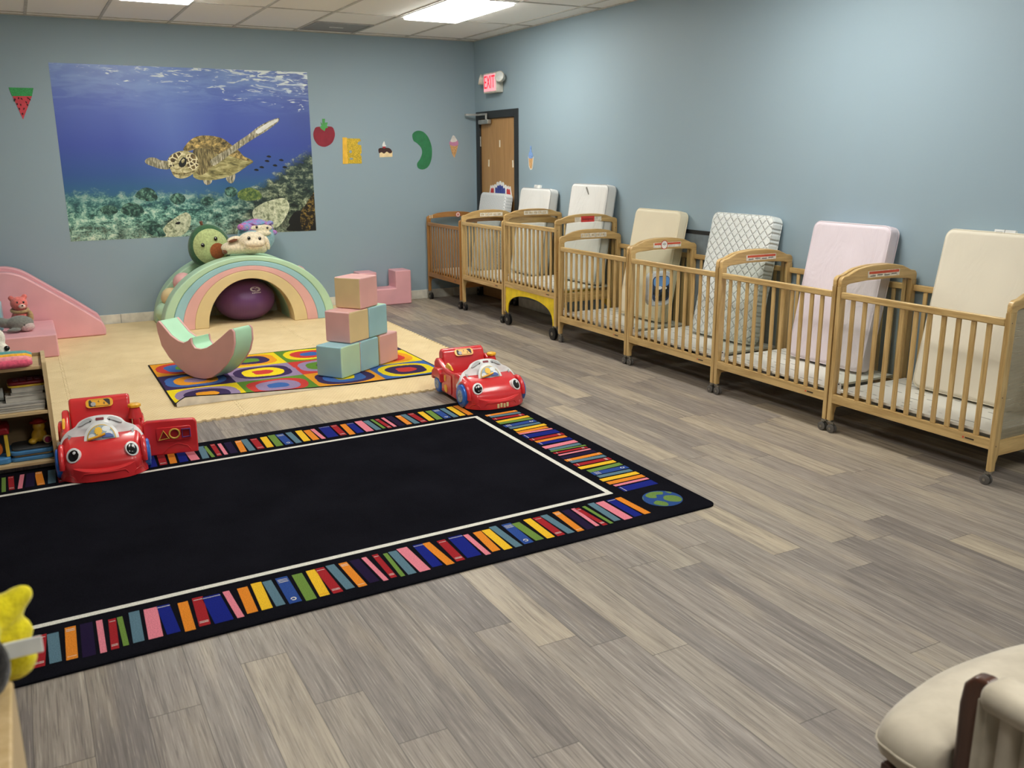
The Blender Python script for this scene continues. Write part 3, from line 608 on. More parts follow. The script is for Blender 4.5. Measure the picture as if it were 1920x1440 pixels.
MB3 = mattress('white wrinkled mattress with a grey strap end, the highest one, above the yellow-arched crib', 7.10, .62, 4.50, .457, 1.345, .11, FW, side=GP)
mattress('cream mattress between the tall white mattress and the quilted one', 6.08, .61, 4.475, .269, 1.16, .10, FC)
mattress('mattress under a diamond quilted white pad', 5.06, .64, 4.465, .269, 1.175, .11, FQ)
mattress('pinkish white mattress in the second nearest crib', 4.07, .62, 4.48, .269, 1.17, .10, FP)
MB7 = mattress('smooth ivory mattress in the nearest crib, paper tag on top', 3.075, .66, 4.50, .269, 1.185, .08, FI)
for m_, yy, zz, lab in ((MB2, -.02, .882, 'white paper tag'), (MB7, -.02, .922, 'white paper tag')):
    q = MB(); q.box(.01, .03, yy-.06, yy+.06, zz-.018, zz+.022, 0); q.box(.009, .031, yy-.002, yy+.002, zz-.018, zz+.024, 1)
    for i in range(3): q.box(.0092, .0308, yy+.012, yy+.05, zz-.008+i*.008, zz-.005+i*.008, 1)
    q.build('care_tag', [mat('tag white', (232, 234, 232), .6), mat('tag print', (150, 152, 150), .6)], m_, smooth=False)
q = MB(); q.tube([(-.003, -.02, .80), (-.006, .0, .83), (-.002, .03, .86), (.02, .05, .875)], [.004, .007, .008, .004], 8); q.build('strap_end', mat('grey strap', (120, 118, 112), .7), MB3)
# ------------------------------------------------------------------ aquarium toy hung on crib, grey board behind the row
T_ = empty('aquarium_crib_toy', (4.335, 5.615, .60), 'grey rounded crib toy with a blue aquarium window, seen through the slats', 'toy')
m = MB(); m.prism(rrect(-.115, .115, -.135, .135, .06, 8), -.02, .035, 1); m.build('frame', mat('pale grey plastic', (188, 194, 198), .35), T_, bevel=.012, seg=3)
m = MB(); m.prism(rrect(-.08, .08, -.095, .10, .035, 6), -.026, -.018, 1, 0); m.prism(rrect(-.075, .075, .02, .095, .03, 6), -.028, -.025, 1, 1)
for cx, cz, r in ((-.045, -.02, .035), (.03, -.045, .042), (.0, -.07, .03), (.05, .0, .025)): m.prism(disc(cx, cz, r, r*.8, 10), -.031, -.027, 1, 2)
for cx, cz, r in ((-.02, .01, .022), (.03, .005, .018), (-.05, -.06, .012)): m.prism(disc(cx, cz, r, r*.6, 10), -.034, -.03, 1, 3)
m.build('aquarium_window', [mat('dark blue print', (44, 62, 92), .3), mat('sky blue print', (96, 146, 206), .3), mat('dark reef print', (34, 38, 40), .3), mat('white print', (222, 226, 228), .3)], T_)
MB().box(-.05, .05, .035, .045, -.02, .12).build('strap_plate', mat('pale grey plastic', (188, 194, 198), .35), T_)
g = empty('grey_board', (XR, 5.72, 0), 'flat grey board with a black top edge leaning on the wall behind the cribs', 'board')
MB().box(-.0135, -.003, -.45, .22, .105, 1.0).build('panel', mat('grey board', (112, 124, 132), .6), g); MB().box(-.016, -.003, -.45, .22, 1.0, 1.03).build('top_edge', mat('black trim', (28, 30, 34), .4), g)
# ------------------------------------------------------------------ foam floor tiles
def foam_mat():
    t = NT('beige foam'); t.set(.75, 0, .3); v = t.coord(); x, y, z = t.xyz()
    a = t.math('SINE', t.math('MULTIPLY', x, 250)); b = t.math('SINE', t.math('MULTIPLY', y, 150)); h = t.math('MULTIPLY', a, b)
    n = t.noise(v, 5, 3); t.base(t.mix(t.maprange(n, .3, .7), lin((220, 196, 150)), lin((232, 210, 166)))); t.bump(h, .35, .004); return t.m
FOAM = foam_mat()
TX = [-.86, .14, 1.125, 2.125, 3.11]; TY = [5.70, 6.64, 7.65, 8.66, 9.66]
def toothed(n=17, d=.019):
    """one interlocking edge, 0..1 along, offset sideways; teeth slightly wider at the tip"""
    p = []
    for i in range(n):
        a, b_ = i/n, (i+1)/n; w = (b_-a)
        p += [(a+.22*w, -d*.5), (a+.15*w, d*.5), (a+.70*w, d*.5), (a+.63*w, -d*.5)]
    return p
TE = toothed(); TH = .012
for j in range(4):
    for i in range(4):
        x0, x1, y0, y1 = TX[i], TX[i+1], TY[j], TY[j+1]; e = .0011
        pts = []
        pts += [(x0+e, y0+e)]+[(x0+(x1-x0)*s_, y0+d+e) for s_, d in TE]+[(x1-e, y0+e)]
        pts += [(x1+d-e, y0+(y1-y0)*s_) for s_, d in TE]+[(x1-e, y1-e)]
        top = [(x0+(x1-x0)*s_, y1+d-e) for s_, d in TE] if j < 3 else [(x0+(x1-x0)*s_, y1) for s_, d in TE]
        pts += top[::-1]+[(x0+e, y1-e)]+[(x0+d+e, y0+(y1-y0)*s_) for s_, d in TE][::-1]
        cx, cy_ = (x0+x1)/2, (y0+y1)/2
        rows = ['row nearest the black rug', 'second row from the black rug', 'third row from the black rug', 'row along the mural wall']; cols = ['left end', 'second from left', 'third from left', 'right end']
        m = MB().prism([(a-cx, b_-cy_) for a, b_ in pts], 0, TH, 2)
        tag(m.build('foam_mat_tile', FOAM, loc=(cx, cy_, .0003), smooth=False), 'beige foam tile, %s, %s' % (rows[j], cols[i]), 'floor mat', 'interlocking foam floor tiles')
ZM = TH+.0008
# ------------------------------------------------------------------ square-pattern rug
def carpet(name, c, var=.12, b=.35):
    return mat(name, c, .95, 0, .05, 0, var, 260, b, 420, .03)
RC = {k: carpet('rug '+k, v) for k, v in dict(yellow=(228, 204, 36), green=(92, 134, 50), orange=(222, 150, 40), purple=(58, 44, 84), lavender=(146, 128, 162), red=(194, 62, 56), blue=(62, 100, 166), black=(26, 26, 30)).items()}
RUGB = mat('rug backing', (222, 216, 204), .8)
RL = list(RC.keys()); RI = {k: i for i, k in enumerate(RL)}
RX0, RX1, RY0, RY1 = .745, 2.725, 6.10, 7.49; CW, CHh = (RX1-RX0)/4, (RY1-RY0)/3
def rz(x, y):                         # the near edge curls up at the left, and a soft fold runs through the middle
    v = max(0, 1-(y-RY0)/.085); w_ = max(0, min(1, (1.95-x)/1.05))
    d = (.047*v**1.6)*w_*max(0, min(1, (x-RX0)/.07))**.7+.012*max(0, 1-(y-RY0)/.25)*math.exp(-((x-RX0)/.30)**2)
    return d+.006*math.exp(-((y-(RY0+.66+.04*(x-1.2)))/.03)**2)*max(0, 1-abs(x-1.7)/.35)
rows = [[('yellow', 'lavender', 'purple', 'orange'), ('green', 'red', 'lavender', 'blue'), ('orange', 'purple', 'blue', 'yellow'), ('blue', 'yellow', 'purple', 'red')],
        [('purple', 'blue', 'orange', 'lavender'), ('lavender', 'purple', 'yellow', 'red'), ('red', 'lavender', 'green', 'purple'), ('yellow', 'orange', 'red', 'blue')],
        [('orange', 'red', 'blue', 'green'), ('yellow', 'orange', 'purple', 'green'), ('green', 'yellow', 'red', 'blue'), ('purple', 'green', 'yellow', 'orange')]]
rr_ = random.Random(3); PHS = [[[rr_.random()*6 for q in range(3)] for i in range(4)] for j in range(3)]
def rugcol(x, y):
    e = .013
    if x < RX0+e or x > RX1-e or y < RY0+e or y > RY1-e: return RI['black']
    i = min(3, int((x-RX0)/CW)); j = min(2, int((y-RY0)/CHh)); cols = rows[j][i]
    u, v = (x-RX0-CW*(i+.5))/(CW*.5), (y-RY0-CHh*(j+.5))/(CHh*.5)
    a = math.atan2(v, u); r = (abs(u)**2.7+abs(v)**2.7)**(1/2.7)
    for q, (k, am) in enumerate(((.31, .05), (.62, .03), (.86, .02))):
        ph = PHS[j][i][q]
        if r < k*(1+am*(math.sin(3*a+ph)+.6*math.sin(5*a+2*ph))): return RI[cols[3-q]]
    return RI[cols[0]]
m = MB(); NX, NY = 380, 270; zt = .007
def gx(i): return RX0+(RX1-RX0)*i/NX
def gy(j): return RY0+(RY1-RY0)*(j/NY)
vs = [(gx(i), gy(j), rz(gx(i), gy(j))+zt) for j in range(NY+1) for i in range(NX+1)]
fs = []; mi_ = []
for j in range(NY):
    for i in range(NX):
        a = j*(NX+1)+i; fs.append([a, a+1, a+NX+2, a+NX+1]); mi_.append(rugcol((gx(i)+gx(i+1))/2, (gy(j)+gy(j+1))/2))
m.v += vs; m.f += fs; m.mi += mi_
BX, BY = 60, 56                        # pale backing underneath
bv = [(RX0+(RX1-RX0)*i/BX, RY0+(RY1-RY0)*j/BY*1.0-.0004*(j == 0)) for j in range(BY+1) for i in range(BX+1)]
m.add([(x, y, rz(x, max(y, RY0))+.0006) for x, y in bv], [(j*(BX+1)+i, (j+1)*(BX+1)+i, (j+1)*(BX+1)+i+1, j*(BX+1)+i+1) for j in range(BY) for i in range(BX)], 8)
rim = [(gx(i), RY0) for i in range(0, NX, 4)]+[(RX1, gy(j)) for j in range(0, NY, 5)]+[(gx(i), RY1) for i in range(NX, 0, -4)]+[(RX0, gy(j)) for j in range(NY, 0, -5)]
for k in range(len(rim)):
    (a, b_), (c, d) = rim[k], rim[(k+1) % len(rim)]
    m.flat([(a, b_, rz(a, b_)+.0006), (c, d, rz(c, d)+.0006), (c, d, rz(c, d)+zt), (a, b_, rz(a, b_)+zt)], RI['black'])
# the folded strip of backing that shows along the curled near edge
N = 60; A = []; B_ = []
for i in range(N+1):
    x = RX0+.012+(1.90-RX0)*i/N; h = rz(x, RY0); A.append((x, RY0-.0006, .0006)); B_.append((x, RY0-.0012, h+.0004))
m.add(A+B_, [(i, i+1, N+1+i+1, N+1+i) for i in range(N)], 8)
tag(m.build('square_pattern_rug', [RC[k] for k in RL]+[RUGB], loc=(0, 0, ZM), angle=60), 'bright rug of multicolour concentric squares lying on the foam tiles, corner curled', 'rug')
# ------------------------------------------------------------------ dark rug with a border of books
def rugdark():
    t = NT('black rug pile'); t.set(.95, 0, .0); v = t.coord(); n = t.noise(v, 3.2, 4, .6); n2 = t.noise(v, 300, 2)
    c = t.mix(t.maprange(n, .35, .65), lin((13, 13, 17)), lin((20, 20, 25))); t.base(t.mix(t.maprange(n2, .35, .65, 0, .5), c, lin((30, 30, 36)))); t.bump(n2, .5, .004); t.b.inputs['Sheen Weight'].default_value = .0; return t.m
DB = ['yellow', 'green', 'orange', 'purple', 'steel', 'red', 'blue', 'royal', 'pink', 'white', 'landgreen', 'seablue']
DC = dict(yellow=(214, 170, 40), green=(98, 126, 56), orange=(204, 122, 36), purple=(26, 12, 46), steel=(82, 110, 124), red=(144, 30, 36), blue=(16, 28, 112), royal=(38, 66, 130), pink=(204, 118, 132), white=(206, 203, 194), landgreen=(96, 122, 60), seablue=(38, 68, 124))
DM = [rugdark()]+[carpet('book '+k, DC[k], .14, .3) for k in DB]; DI = {k: i+1 for i, k in enumerate(DB)}
ang = math.radians(2.0)              # the rug lies slightly askew to the walls
RO = Vector((2.743, 3.049)); ex = Vector((-math.cos(ang), -math.sin(ang))); ey = Vector((-math.sin(ang)*-.55, math.cos(ang)))
ey = Vector((.010, 1.0)).normalized()
RLn, RWd, zt = 3.66, 2.265, .011     # rug axes: a runs left from the near right corner, b runs away from the camera
m = MB()
def W2(a, b_): p = RO+ex*a+ey*b_; return (p.x, p.y)
outline = [W2(*q) for q in rrect(0, RLn, 0, RWd, .045, 6)]
inner = [W2(*q) for q in rrect(.008, RLn-.008, .008, RWd-.008, .04, 6)]
m.loft([[(x, y, .0004) for x, y in outline], [(x, y, zt*.7) for x, y in outline], [(x, y, zt) for x, y in inner]][::-1], 0)
def quad(pts, mi, zo=.0006):
    q = [(*W2(a, b_), zt+zo) for a, b_ in pts]
    ar = sum(q[i-1][0]*q[i][1]-q[i][0]*q[i-1][1] for i in range(len(q)))
    m.flat(q if ar > 0 else q[::-1], mi)
WA, WB0, WB1 = .375, .374, 1.888     # white line
for q in ([(WA-.014, WB0-.014), (RLn-WA+.014, WB0-.014), (RLn-WA+.014, WB0+.014), (WA-.014, WB0+.014)], [(WA-.014, WB1-.014), (RLn-WA+.014, WB1-.014), (RLn-WA+.014, WB1+.014), (WA-.014, WB1+.014)],
          [(WA-.014, WB0+.014), (WA+.014, WB0+.014), (WA+.014, WB1-.014), (WA-.014, WB1-.014)], [(RLn-WA-.014, WB0+.014), (RLn-WA+.014, WB0+.014), (RLn-WA+.014, WB1-.014), (RLn-WA-.014, WB1-.014)]): quad(q, DI['white'])
CYC = [('red', .95), ('steel', .88), ('orange', .85), ('purple', 1.0), ('pink', .5), ('red', .62), ('green', .45), ('steel', .88), ('pink', 1.15), ('blue', 1.1), ('orange', .88), ('red', .95), ('blue', 1.6), ('pink', .6), ('orange', .95), ('yellow', .98), ('steel', .85), ('royal', 1.15), ('green', 1.0), ('yellow', .95)]
rb = random.Random(11)
def books(side, start, pos, end, step, lo, hi, gap=.013, unit=.0414, seqdir=1):
    """a row of book spines: pos..end along the side, lo..hi across; side 'x' = along a, 'y' = along b"""
    i = start
    P = (lambda s_, c_: (s_, c_)) if side == 'x' else (lambda s_, c_: (c_, s_))
    while (pos < end) if step > 0 else (pos > end):
        nm, wd = CYC[i % 20]; w_ = wd*unit; h0 = lo+rb.uniform(0, .018); h1 = hi-rb.uniform(0, .02); ln = rb.uniform(-.012, .012)
        a, b_ = pos, pos+step*w_
        quad([P(a, h0), P(b_, h0), P(b_+ln, h1), P(a+ln, h1)], DI[nm])
        L_ = lambda t_, k0, k1: P(a+ln*t_+(b_-a)*k0, h0+(h1-h0)*t_)
        def line(t0, t1, k0=.1, k1=.9, c_='white'):
            quad([P(a+(b_-a)*k0+ln*t0, h0+(h1-h0)*t0), P(a+(b_-a)*k1+ln*t0, h0+(h1-h0)*t0), P(a+(b_-a)*k1+ln*t1, h0+(h1-h0)*t1), P(a+(b_-a)*k0+ln*t1, h0+(h1-h0)*t1)], DI[c_], .0012)
        if i % 20 in (0, 5, 11): line(.90, .915); line(.10, .115); line(.14, .152)
        if i % 20 == 2: line(.86, .875); line(.91, .925); line(.08, .09)
        if i % 20 in (9, 12): line(.93, .945, 0, 1)
        if i % 20 == 19: line(.06, .072, .05, .95, 'orange')
        if i % 20 == 17:
            line(.80, .815); line(.85, .865); line(.90, .915)
            cx_, cz_ = (a+b_)/2+ln*.14, h0+(h1-h0)*.14
            for k in range(9):
                t0, t1 = 2*PI*k/10, 2*PI*(k+1)/10
                quad([P(cx_+.011*math.cos(t0), cz_+.013*math.sin(t0)), P(cx_+.011*math.cos(t1), cz_+.013*math.sin(t1)), P(cx_+.007*math.cos(t1), cz_+.008*math.sin(t1)), P(cx_+.007*math.cos(t0), cz_+.008*math.sin(t0))], DI['white'], .0012)
        pos = b_+step*gap; i += seqdir
books('x', 10, .346, RLn-.40, 1, .065, .315, seqdir=-1)          # near side, from the globe leftwards
books('y', 12, .353, 1.86, 1, .07, .315, unit=.0395)                             # right side, away from the camera
books('x', 14, .364, RLn-.40, 1, WB1+.055, RWd-.075, seqdir=1)     # far side
books('y', 3, .40, 1.85, 1, RLn-.325, RLn-.07)
gc = (.19, .185)
quad([(gc[0]+.1*math.cos(a), gc[1]+.098*math.sin(a)) for a in [2*PI*i/32 for i in range(32)]], DI['seablue'])
for blob in ([(.05, .072), (.0, .092), (-.05, .07), (-.03, .04), (.0, .05), (.02, .02), (.05, .035)], [(-.03, .02), (.0, -.01), (-.01, -.05), (-.05, -.075), (-.08, -.045), (-.07, 0)], [(.04, -.01), (.075, -.03), (.06, -.07), (.03, -.085), (.015, -.05)], [(.085, .045), (.07, .065), (.09, .03)], [(-.085, .04), (-.065, .065), (-.07, .03)]):
    quad(spline([(gc[0]+x*1.02, gc[1]+y) for x, y in blob], 4), DI['landgreen'], .0013)
tag(m.build('book_border_rug', DM, smooth=False), 'large black rug with a border of colourful book spines and a globe in the corner', 'rug')
ZR = zt+.0004
# ------------------------------------------------------------------ soft play vinyl
def vinyl(name, c): return mat(name, c, .42, 0, .5, 0, .03, 4, .06, 18)
VP, VB, VG, VY = vinyl('pastel pink vinyl', (226, 174, 171)), vinyl('pastel blue vinyl', (154, 198, 208)), vinyl('pastel mint vinyl', (184, 218, 186)), vinyl('pastel beige vinyl', (220, 199, 150))
VPK = vinyl('slide pink vinyl', (228, 170, 178)); SEAM = mat('vinyl seam', (120, 108, 84), .6); VMINT = vinyl('light mint vinyl', (178, 226, 192))
# rainbow climber: two side walls of pastel bands, a lower climbing track with bumps between them
o = empty('rainbow_climber', (1.894, 8.92, ZM), 'pastel rainbow arch climber with a tunnel, standing against the mural wall', 'soft play climber')
RAD = [(.417, .455), (.548, .535), (.657, .58), (.745, .625), (.835, .675)]
def arc(rx, rz_, n=36, z0=0): return [(rx*math.cos(PI*i/n), max(z0, rz_*math.sin(PI*i/n))) for i in range(n+1)]
for y0, y1 in ((0, .20), (.52, .715)):
    for k, (nm, mt) in enumerate((('beige_band', VY), ('pink_band', VP), ('blue_band', VB), ('mint_band', VG))):
        MB().prism(arc(*RAD[k+1])+arc(*RAD[k])[::-1], y0, y1, 1).build(nm, mt, o, bevel=.006 if k < 3 else .014, seg=2, angle=50)
MB().prism(arc(.73, .56)+arc(.417, .455)[::-1], .2004, .5196, 1).build('climbing_track', VG, o, angle=50)
for a, mt, nm in ((137, VP, 'bump'), (153, VY, 'bump'), (167, VG, 'bump'), (43, VP, 'bump'), (27, VY, 'bump'), (13, VG, 'bump')):
    t_ = math.radians(a); MB().ell((.775*math.cos(t_), .36, .605*math.sin(t_)), .098, 18, 12).build(nm, mt, o, angle=80)
# exercise ball
t = NT('purple ball vinyl'); t.set(.35, 0, .5); x, y, z = t.xyz(); t.base(lin((98, 58, 108)))
t.bump(t.math('SINE', t.math('MULTIPLY', x, 260)), .08, .002)
o = empty('exercise_ball', (1.90, 9.26, ZM), 'purple exercise ball sitting in the tunnel of the rainbow climber', 'ball')
m = MB(); R3 = (.30, .27, .215); m.ell((0, 0, .208), R3, 40, 24, zmin=-.965); m.build('ball', t.m, o, angle=80)
def onball(u, v, k=1.004):            # u right, v up on the camera side
    a = -PI/2+u; b_ = v; return Vector((R3[0]*math.cos(b_)*math.cos(a)*k, R3[1]*math.cos(b_)*math.sin(a)*k, .208+R3[2]*math.sin(b_)*k))
m = MB()
def ballring(cu, cv, ru, rv, w_, a0=0, a1=2*PI, n=20):
    vs = []
    for i in range(n+1):
        a = a0+(a1-a0)*i/n
        for r_ in (1, 1-w_): vs.append(onball(cu+ru*r_*math.cos(a), cv+rv*r_*math.sin(a)))
    m.add(vs, [(2*i, 2*i+1, 2*i+3, 2*i+2) for i in range(n)])
ballring(.28, .60, .22, .13, .14); ballring(.20, .60, .10, .08, .3, .6, 5.6); ballring(.36, .59, .085, .08, .35, -2.4, 2.6)
for i in range(6): m.add([onball(.10+i*.06, .40), onball(.14+i*.06, .40), onball(.14+i*.06, .44), onball(.10+i*.06, .44)], [(0, 1, 2, 3)])
m.build('logo', mat('white print on ball', (226, 222, 226), .5), o, smooth=False)
# moon rocker
ua = Vector((.56, -.83, 0)).normalized(); o = empty('moon_rocker', (1.02, 6.80, ZM+.0095), 'pink and mint crescent rocker with a seat notch, standing on the bright rug', 'rocker', rz=math.atan2(ua.y, ua.x))
oz = .034
prof = [(-.395, .355), (-.400, .41), (-.385, .437), (-.37, .441), (-.337, .412), (-.259, .342), (-.185, .306), (-.13, .297), (-.085, .315), (-.052, .342), (-.046, .296), (-.019, .267), (.04, .264), (.102, .281), (.171, .318), (.253, .373), (.341, .436), (.365, .441), (.385, .418), (.383, .336), (.35, .251), (.289, .174), (.211, .106), (.128, .056), (.048, .036), (-.048, .036), (-.128, .056), (-.211, .10), (-.30, .168), (-.367, .252)]
pr = [(a, b_-oz) for a, b_ in prof]
m = MB(); m.prism(pr, 0, .018, 1, 0); m.prism(pr, .0185, .178, 1, 1); m.prism(pr, .1785, .196, 1, 0)
b_ = m.build('foam_body', [VP, VMINT], o, bevel=.006, angle=60)
# foam cubes
E_CUBE = .236
def cube(x, y, z, a, cols, label):
    """corner nearest the camera at (x, y); first face looks left-forward, second right-forward, third is the top"""
    ca, sa = math.cos(math.radians(a)), math.sin(math.radians(a)); ux = Vector((ca, sa, 0)); uy = Vector((-sa, ca, 0)); h = E_CUBE/2
    c = Vector((x, y, 0))+ux*h+uy*h
    m = MB(); m.add([(-h, -h, 0), (h, -h, 0), (h, h, 0), (-h, h, 0), (-h, -h, 2*h), (h, -h, 2*h), (h, h, 2*h), (-h, h, 2*h)], [])
    for f, k in (((3, 2, 1, 0), 2), ((4, 5, 6, 7), 2), ((0, 1, 5, 4), 1), ((1, 2, 6, 5), 0), ((2, 3, 7, 6), 1), ((3, 0, 4, 7), 0)): m.f.append(list(f)); m.mi.append(k)
    q = m.build('foam_cube', [dict(p=VP, b=VB, g=VG, y=VY)[k] for k in cols], loc=(c.x, c.y, z), rot=(0, 0, math.radians(a)), bevel=.013, seg=3)
    return tag(q, label, 'foam block', 'stacked foam cubes')
ax_ = 35; ca, sa = math.cos(math.radians(ax_)), math.sin(math.radians(ax_)); z0 = ZM+.0095; st = E_CUBE+.004; gap2 = .0015
cx, cyy = 1.947, 6.262
cube(cx, cyy, z0, ax_, 'bgb', 'blue and mint foam cube at the near end of the bottom row')
cube(cx+ca*st, cyy+sa*st, z0, ax_, 'pbb', 'blue foam cube in the middle of the bottom row')
cube(cx+ca*2*st+.014, cyy+sa*2*st+.012, z0, ax_-1.5, 'ypp', 'pink foam cube at the far end of the bottom row')
z1 = z0+E_CUBE+gap2; cx, cyy = 2.052, 6.352
cube(cx, cyy, z1, ax_-1.0, 'pyp', 'pink and beige foam cube in the second layer, under the topmost cube')
cube(cx+ca*st+.006, cyy+sa*st+.004, z1, ax_-1.0, 'bbg', 'blue foam cube with a mint top in the second layer')
cube(2.173, 6.436, z1+E_CUBE+gap2, ax_+2, 'ypp', 'topmost foam cube, beige and pink, on the stack')
# U-shaped block
o = empty('u_shaped_block', (3.40, 9.42, .0006), 'pink U-shaped foam block on the wood floor against the mural wall', 'foam block')
m = MB(); m.prism([(-.21, 0), (.385, 0), (.385, .378), (.20, .378), (.20, .185), (-.02, .185), (-.02, .378), (-.21, .378)], 0, .235, 1); m.build('foam_body', VPK, o, bevel=.012, seg=3)
# slide with two side rails
o = empty('toddler_slide', (0, 9.06, ZM), 'pink soft play slide in the left corner below the mural', 'slide')
sp_ = spline([(-.46, .50), (-.40, .59), (-.30, .625), (-.20, .635), (-.10, .612), (-.013, .565), (.174, .425), (.36, .285), (.50, .17), (.55, .125), (.575, .06)], 5, False)
rail = [(-.46, 0)]+sp_+[(.572, 0)]
for nm, y0, y1 in (('side_rail', 0, .09), ('side_rail', .47, .56)):
    MB().prism(rail, y0, y1, 1).build(nm, VPK, o, bevel=.016, seg=3, angle=50)
low = [(-.46, 0)]+[(a, max(.01, b_-.075)) for a, b_ in sp_]+[(.56, 0)]
MB().prism(low, .0906, .4694, 1).build('slide_chute', VPK, o, angle=50)
o = empty('step_block', (-.13, 8.24, ZM), 'low pink foam step in front of the slide', 'foam block')
m = MB().box(-.40, .274, 0, .79, 0, .19); m.build('foam_body', VPK, o, bevel=.013, seg=3)
o = empty('blue_foam_block', (-.505, 8.62, ZM+.192), 'pale blue foam block on the pink step at the left edge', 'foam block')
MB().box(0, .262, 0, .42, 0, .20).build('foam_body', VB, o, bevel=.012, seg=3)
# ------------------------------------------------------------------ plush toys
def plush(name, c, var=.08): return mat(name, c, .95, 0, .1, 0, var, 60, .5, 170, .35)
CREAM = plush('cream plush', (226, 212, 186)); EYE = mat('black eye', (18, 16, 16), .15); BRN = plush('brown plush', (112, 72, 52))
def eyes(par, pts, r, flat=.5):
    for p, nrm in pts:
        n_ = Vector(nrm).normalized(); q = Vector((0, 0, 1)).rotation_difference(n_).to_euler()
        m = MB(); m.ell(p, (r, r*1.15, r*flat), 14, 8, 0, q); h = Vector(p)+n_*r*flat*.75+Vector((-.25*r, 0, .35*r)); m.ell(h, r*.22, 8, 6, 1)
        m.build('eye', [EYE, mat('eye glint', (235, 235, 235), .3)], par)
# avocado pillow
o = empty('avocado_pillow', (1.665, 9.322, .542+ZM), 'round green avocado plush pillow with a brown pit, on the rainbow climber', 'plush toy')
ft = Matrix.Rotation(-.26, 4, 'Y') @ Matrix.Rotation(.06, 4, 'X') @ Matrix.Diagonal((1.09, 1.03, 1.18, 1))
AG, ALG, ABR = plush('dark green plush', (60, 100, 70)), plush('pale green plush', (176, 190, 132)), plush('pit brown plush', (150, 84, 46))
m = MB(); vs = []; n, mm = 40, 24
def avo(a, b_, k=1.0):                 # body: wide bottom, narrower top
    z = math.sin(a); w_ = math.cos(a)*(1.0-.10*z); return ft @ Vector((.19*w_*math.cos(b_)*k, .13*w_*math.sin(b_)*k, .185+.185*z*k))
m.loft([[avo(-PI/2+PI*j/mm, 2*PI*i/n) for i in range(n)] for j in range(1, mm)]); body = m.build('body', AG, o, angle=80)
def avo_patch(cz, rx, rz_, lift, cx=0):
    """a patch lying on the front of the pillow"""
    q = MB(); vs = []; fs = []; N, K = 32, 7
    def pt(u, v):
        z = max(-.97, min(.97, v)); a = math.asin(z); w_ = math.cos(a)*(1-.10*z); xx = max(-.98, min(.98, u/max(.05, w_))); return ft @ Vector((.19*u, -(.13+lift)*w_*math.sqrt(max(0, 1-xx*xx))-lift*.3, .185+.185*v))
    vs.append(pt(cx, cz))
    for k in range(1, K+1):
        for i in range(N): a = 2*PI*i/N; vs.append(pt(cx+rx*k/K*math.cos(a), cz+rz_*k/K*math.sin(a)*(1 if math.sin(a) < 0 else 1)))
    fs += [(0, 1+i, 1+(i+1) % N) for i in range(N)]
    for k in range(K-1):
        for i in range(N): fs.append((1+k*N+i, 1+(k+1)*N+i, 1+(k+1)*N+(i+1) % N, 1+k*N+(i+1) % N))
    q.add(vs, fs); return q, pt
q, pt = avo_patch(.03, .80, .80, .004); q.build('face_patch', ALG, o, angle=80)
q, pt = avo_patch(-.20, .36, .36, .009, .20); q.build('pit_patch', ABR, o, angle=80)
eyes(o, [(pt(-.36, .24)+Vector((0, -.006, 0)), (-.2, -1, .15)), (pt(.30, .34)+Vector((0, -.006, 0)), (.2, -1, .15))], .018)
m = MB(); m.cyl(ft @ Vector((0, 0, .362)), ft @ Vector((0, -.004, .40)), .014, 10, 0, .017); m.build('stem', BRN, o)
# multicolour round pillow
o = empty('round_plush_pillow', (2.12, 9.50, .645+ZM), 'round pastel plush pillow with rainbow fur and a cream face, behind the goat plush', 'plush toy')
t = NT('rainbow fur'); t.set(.95, 0, .1); v = t.coord(); n_ = t.noise(v, 7, 3, .6, 1.0)
t.base(t.ramp(n_, [(.30, lin((232, 196, 120))), (.42, lin((214, 110, 168))), (.52, lin((168, 150, 214))), (.62, lin((120, 178, 214))), (.72, lin((226, 150, 150)))])); t.bump(t.noise(v, 90, 3), .9, .01); FUR = t.m
PBL = plush('pale blue plush', (156, 196, 206)); PFACE = plush('pale cream plush', (232, 220, 190))
m = MB(); m.ell((0, 0, .168), (.19, .135, .168), 36, 22, zmin=-1); m.build('body', PBL, o, angle=80)
m = MB(); m.loft([[Vector((.196*math.cos(a)*math.cos(b_), .141*math.cos(a)*math.sin(b_), .168+.176*math.sin(a))) for b_ in [2*PI*i/36 for i in range(36)]] for a in [.42+(PI/2-.42)*j/10 for j in range(11)]][::1], cap=False); m.build('fur_cap', FUR, o, angle=80)
m = MB()
for k in range(13):
    a = PI*1.02+PI*.96*k/12; m.ell((.02+.188*math.cos(a)*.72, .142*math.sin(a)*.76, .300+.008*math.sin(k*2.1)), (.030, .022, .018), 10, 8)
m.build('fur_fringe', FUR, o, remesh=.006, smit=4)
m = MB(); m.ell((.03, -.103, .255), (.115, .03, .040), 24, 12, rot=None); m.ell((.03, -.118, .200), (.10, .03, .03), 24, 12); m.build('face', PFACE, o, remesh=.006)
m = MB(); m.ell((-.125, -.085, .270), (.085, .035, .045), 16, 10); m.build('fur_tuft', FUR, o, remesh=.008); m = MB(); m.ell((.165, -.04, .20), (.045, .03, .03), 12, 8); m.build('fur_tuft', FUR, o, remesh=.008)
eyes(o, [((-.020, -.131, .268), (-.1, -1, .3)), ((.088, -.126, .258), (.2, -1, .3))], .012)
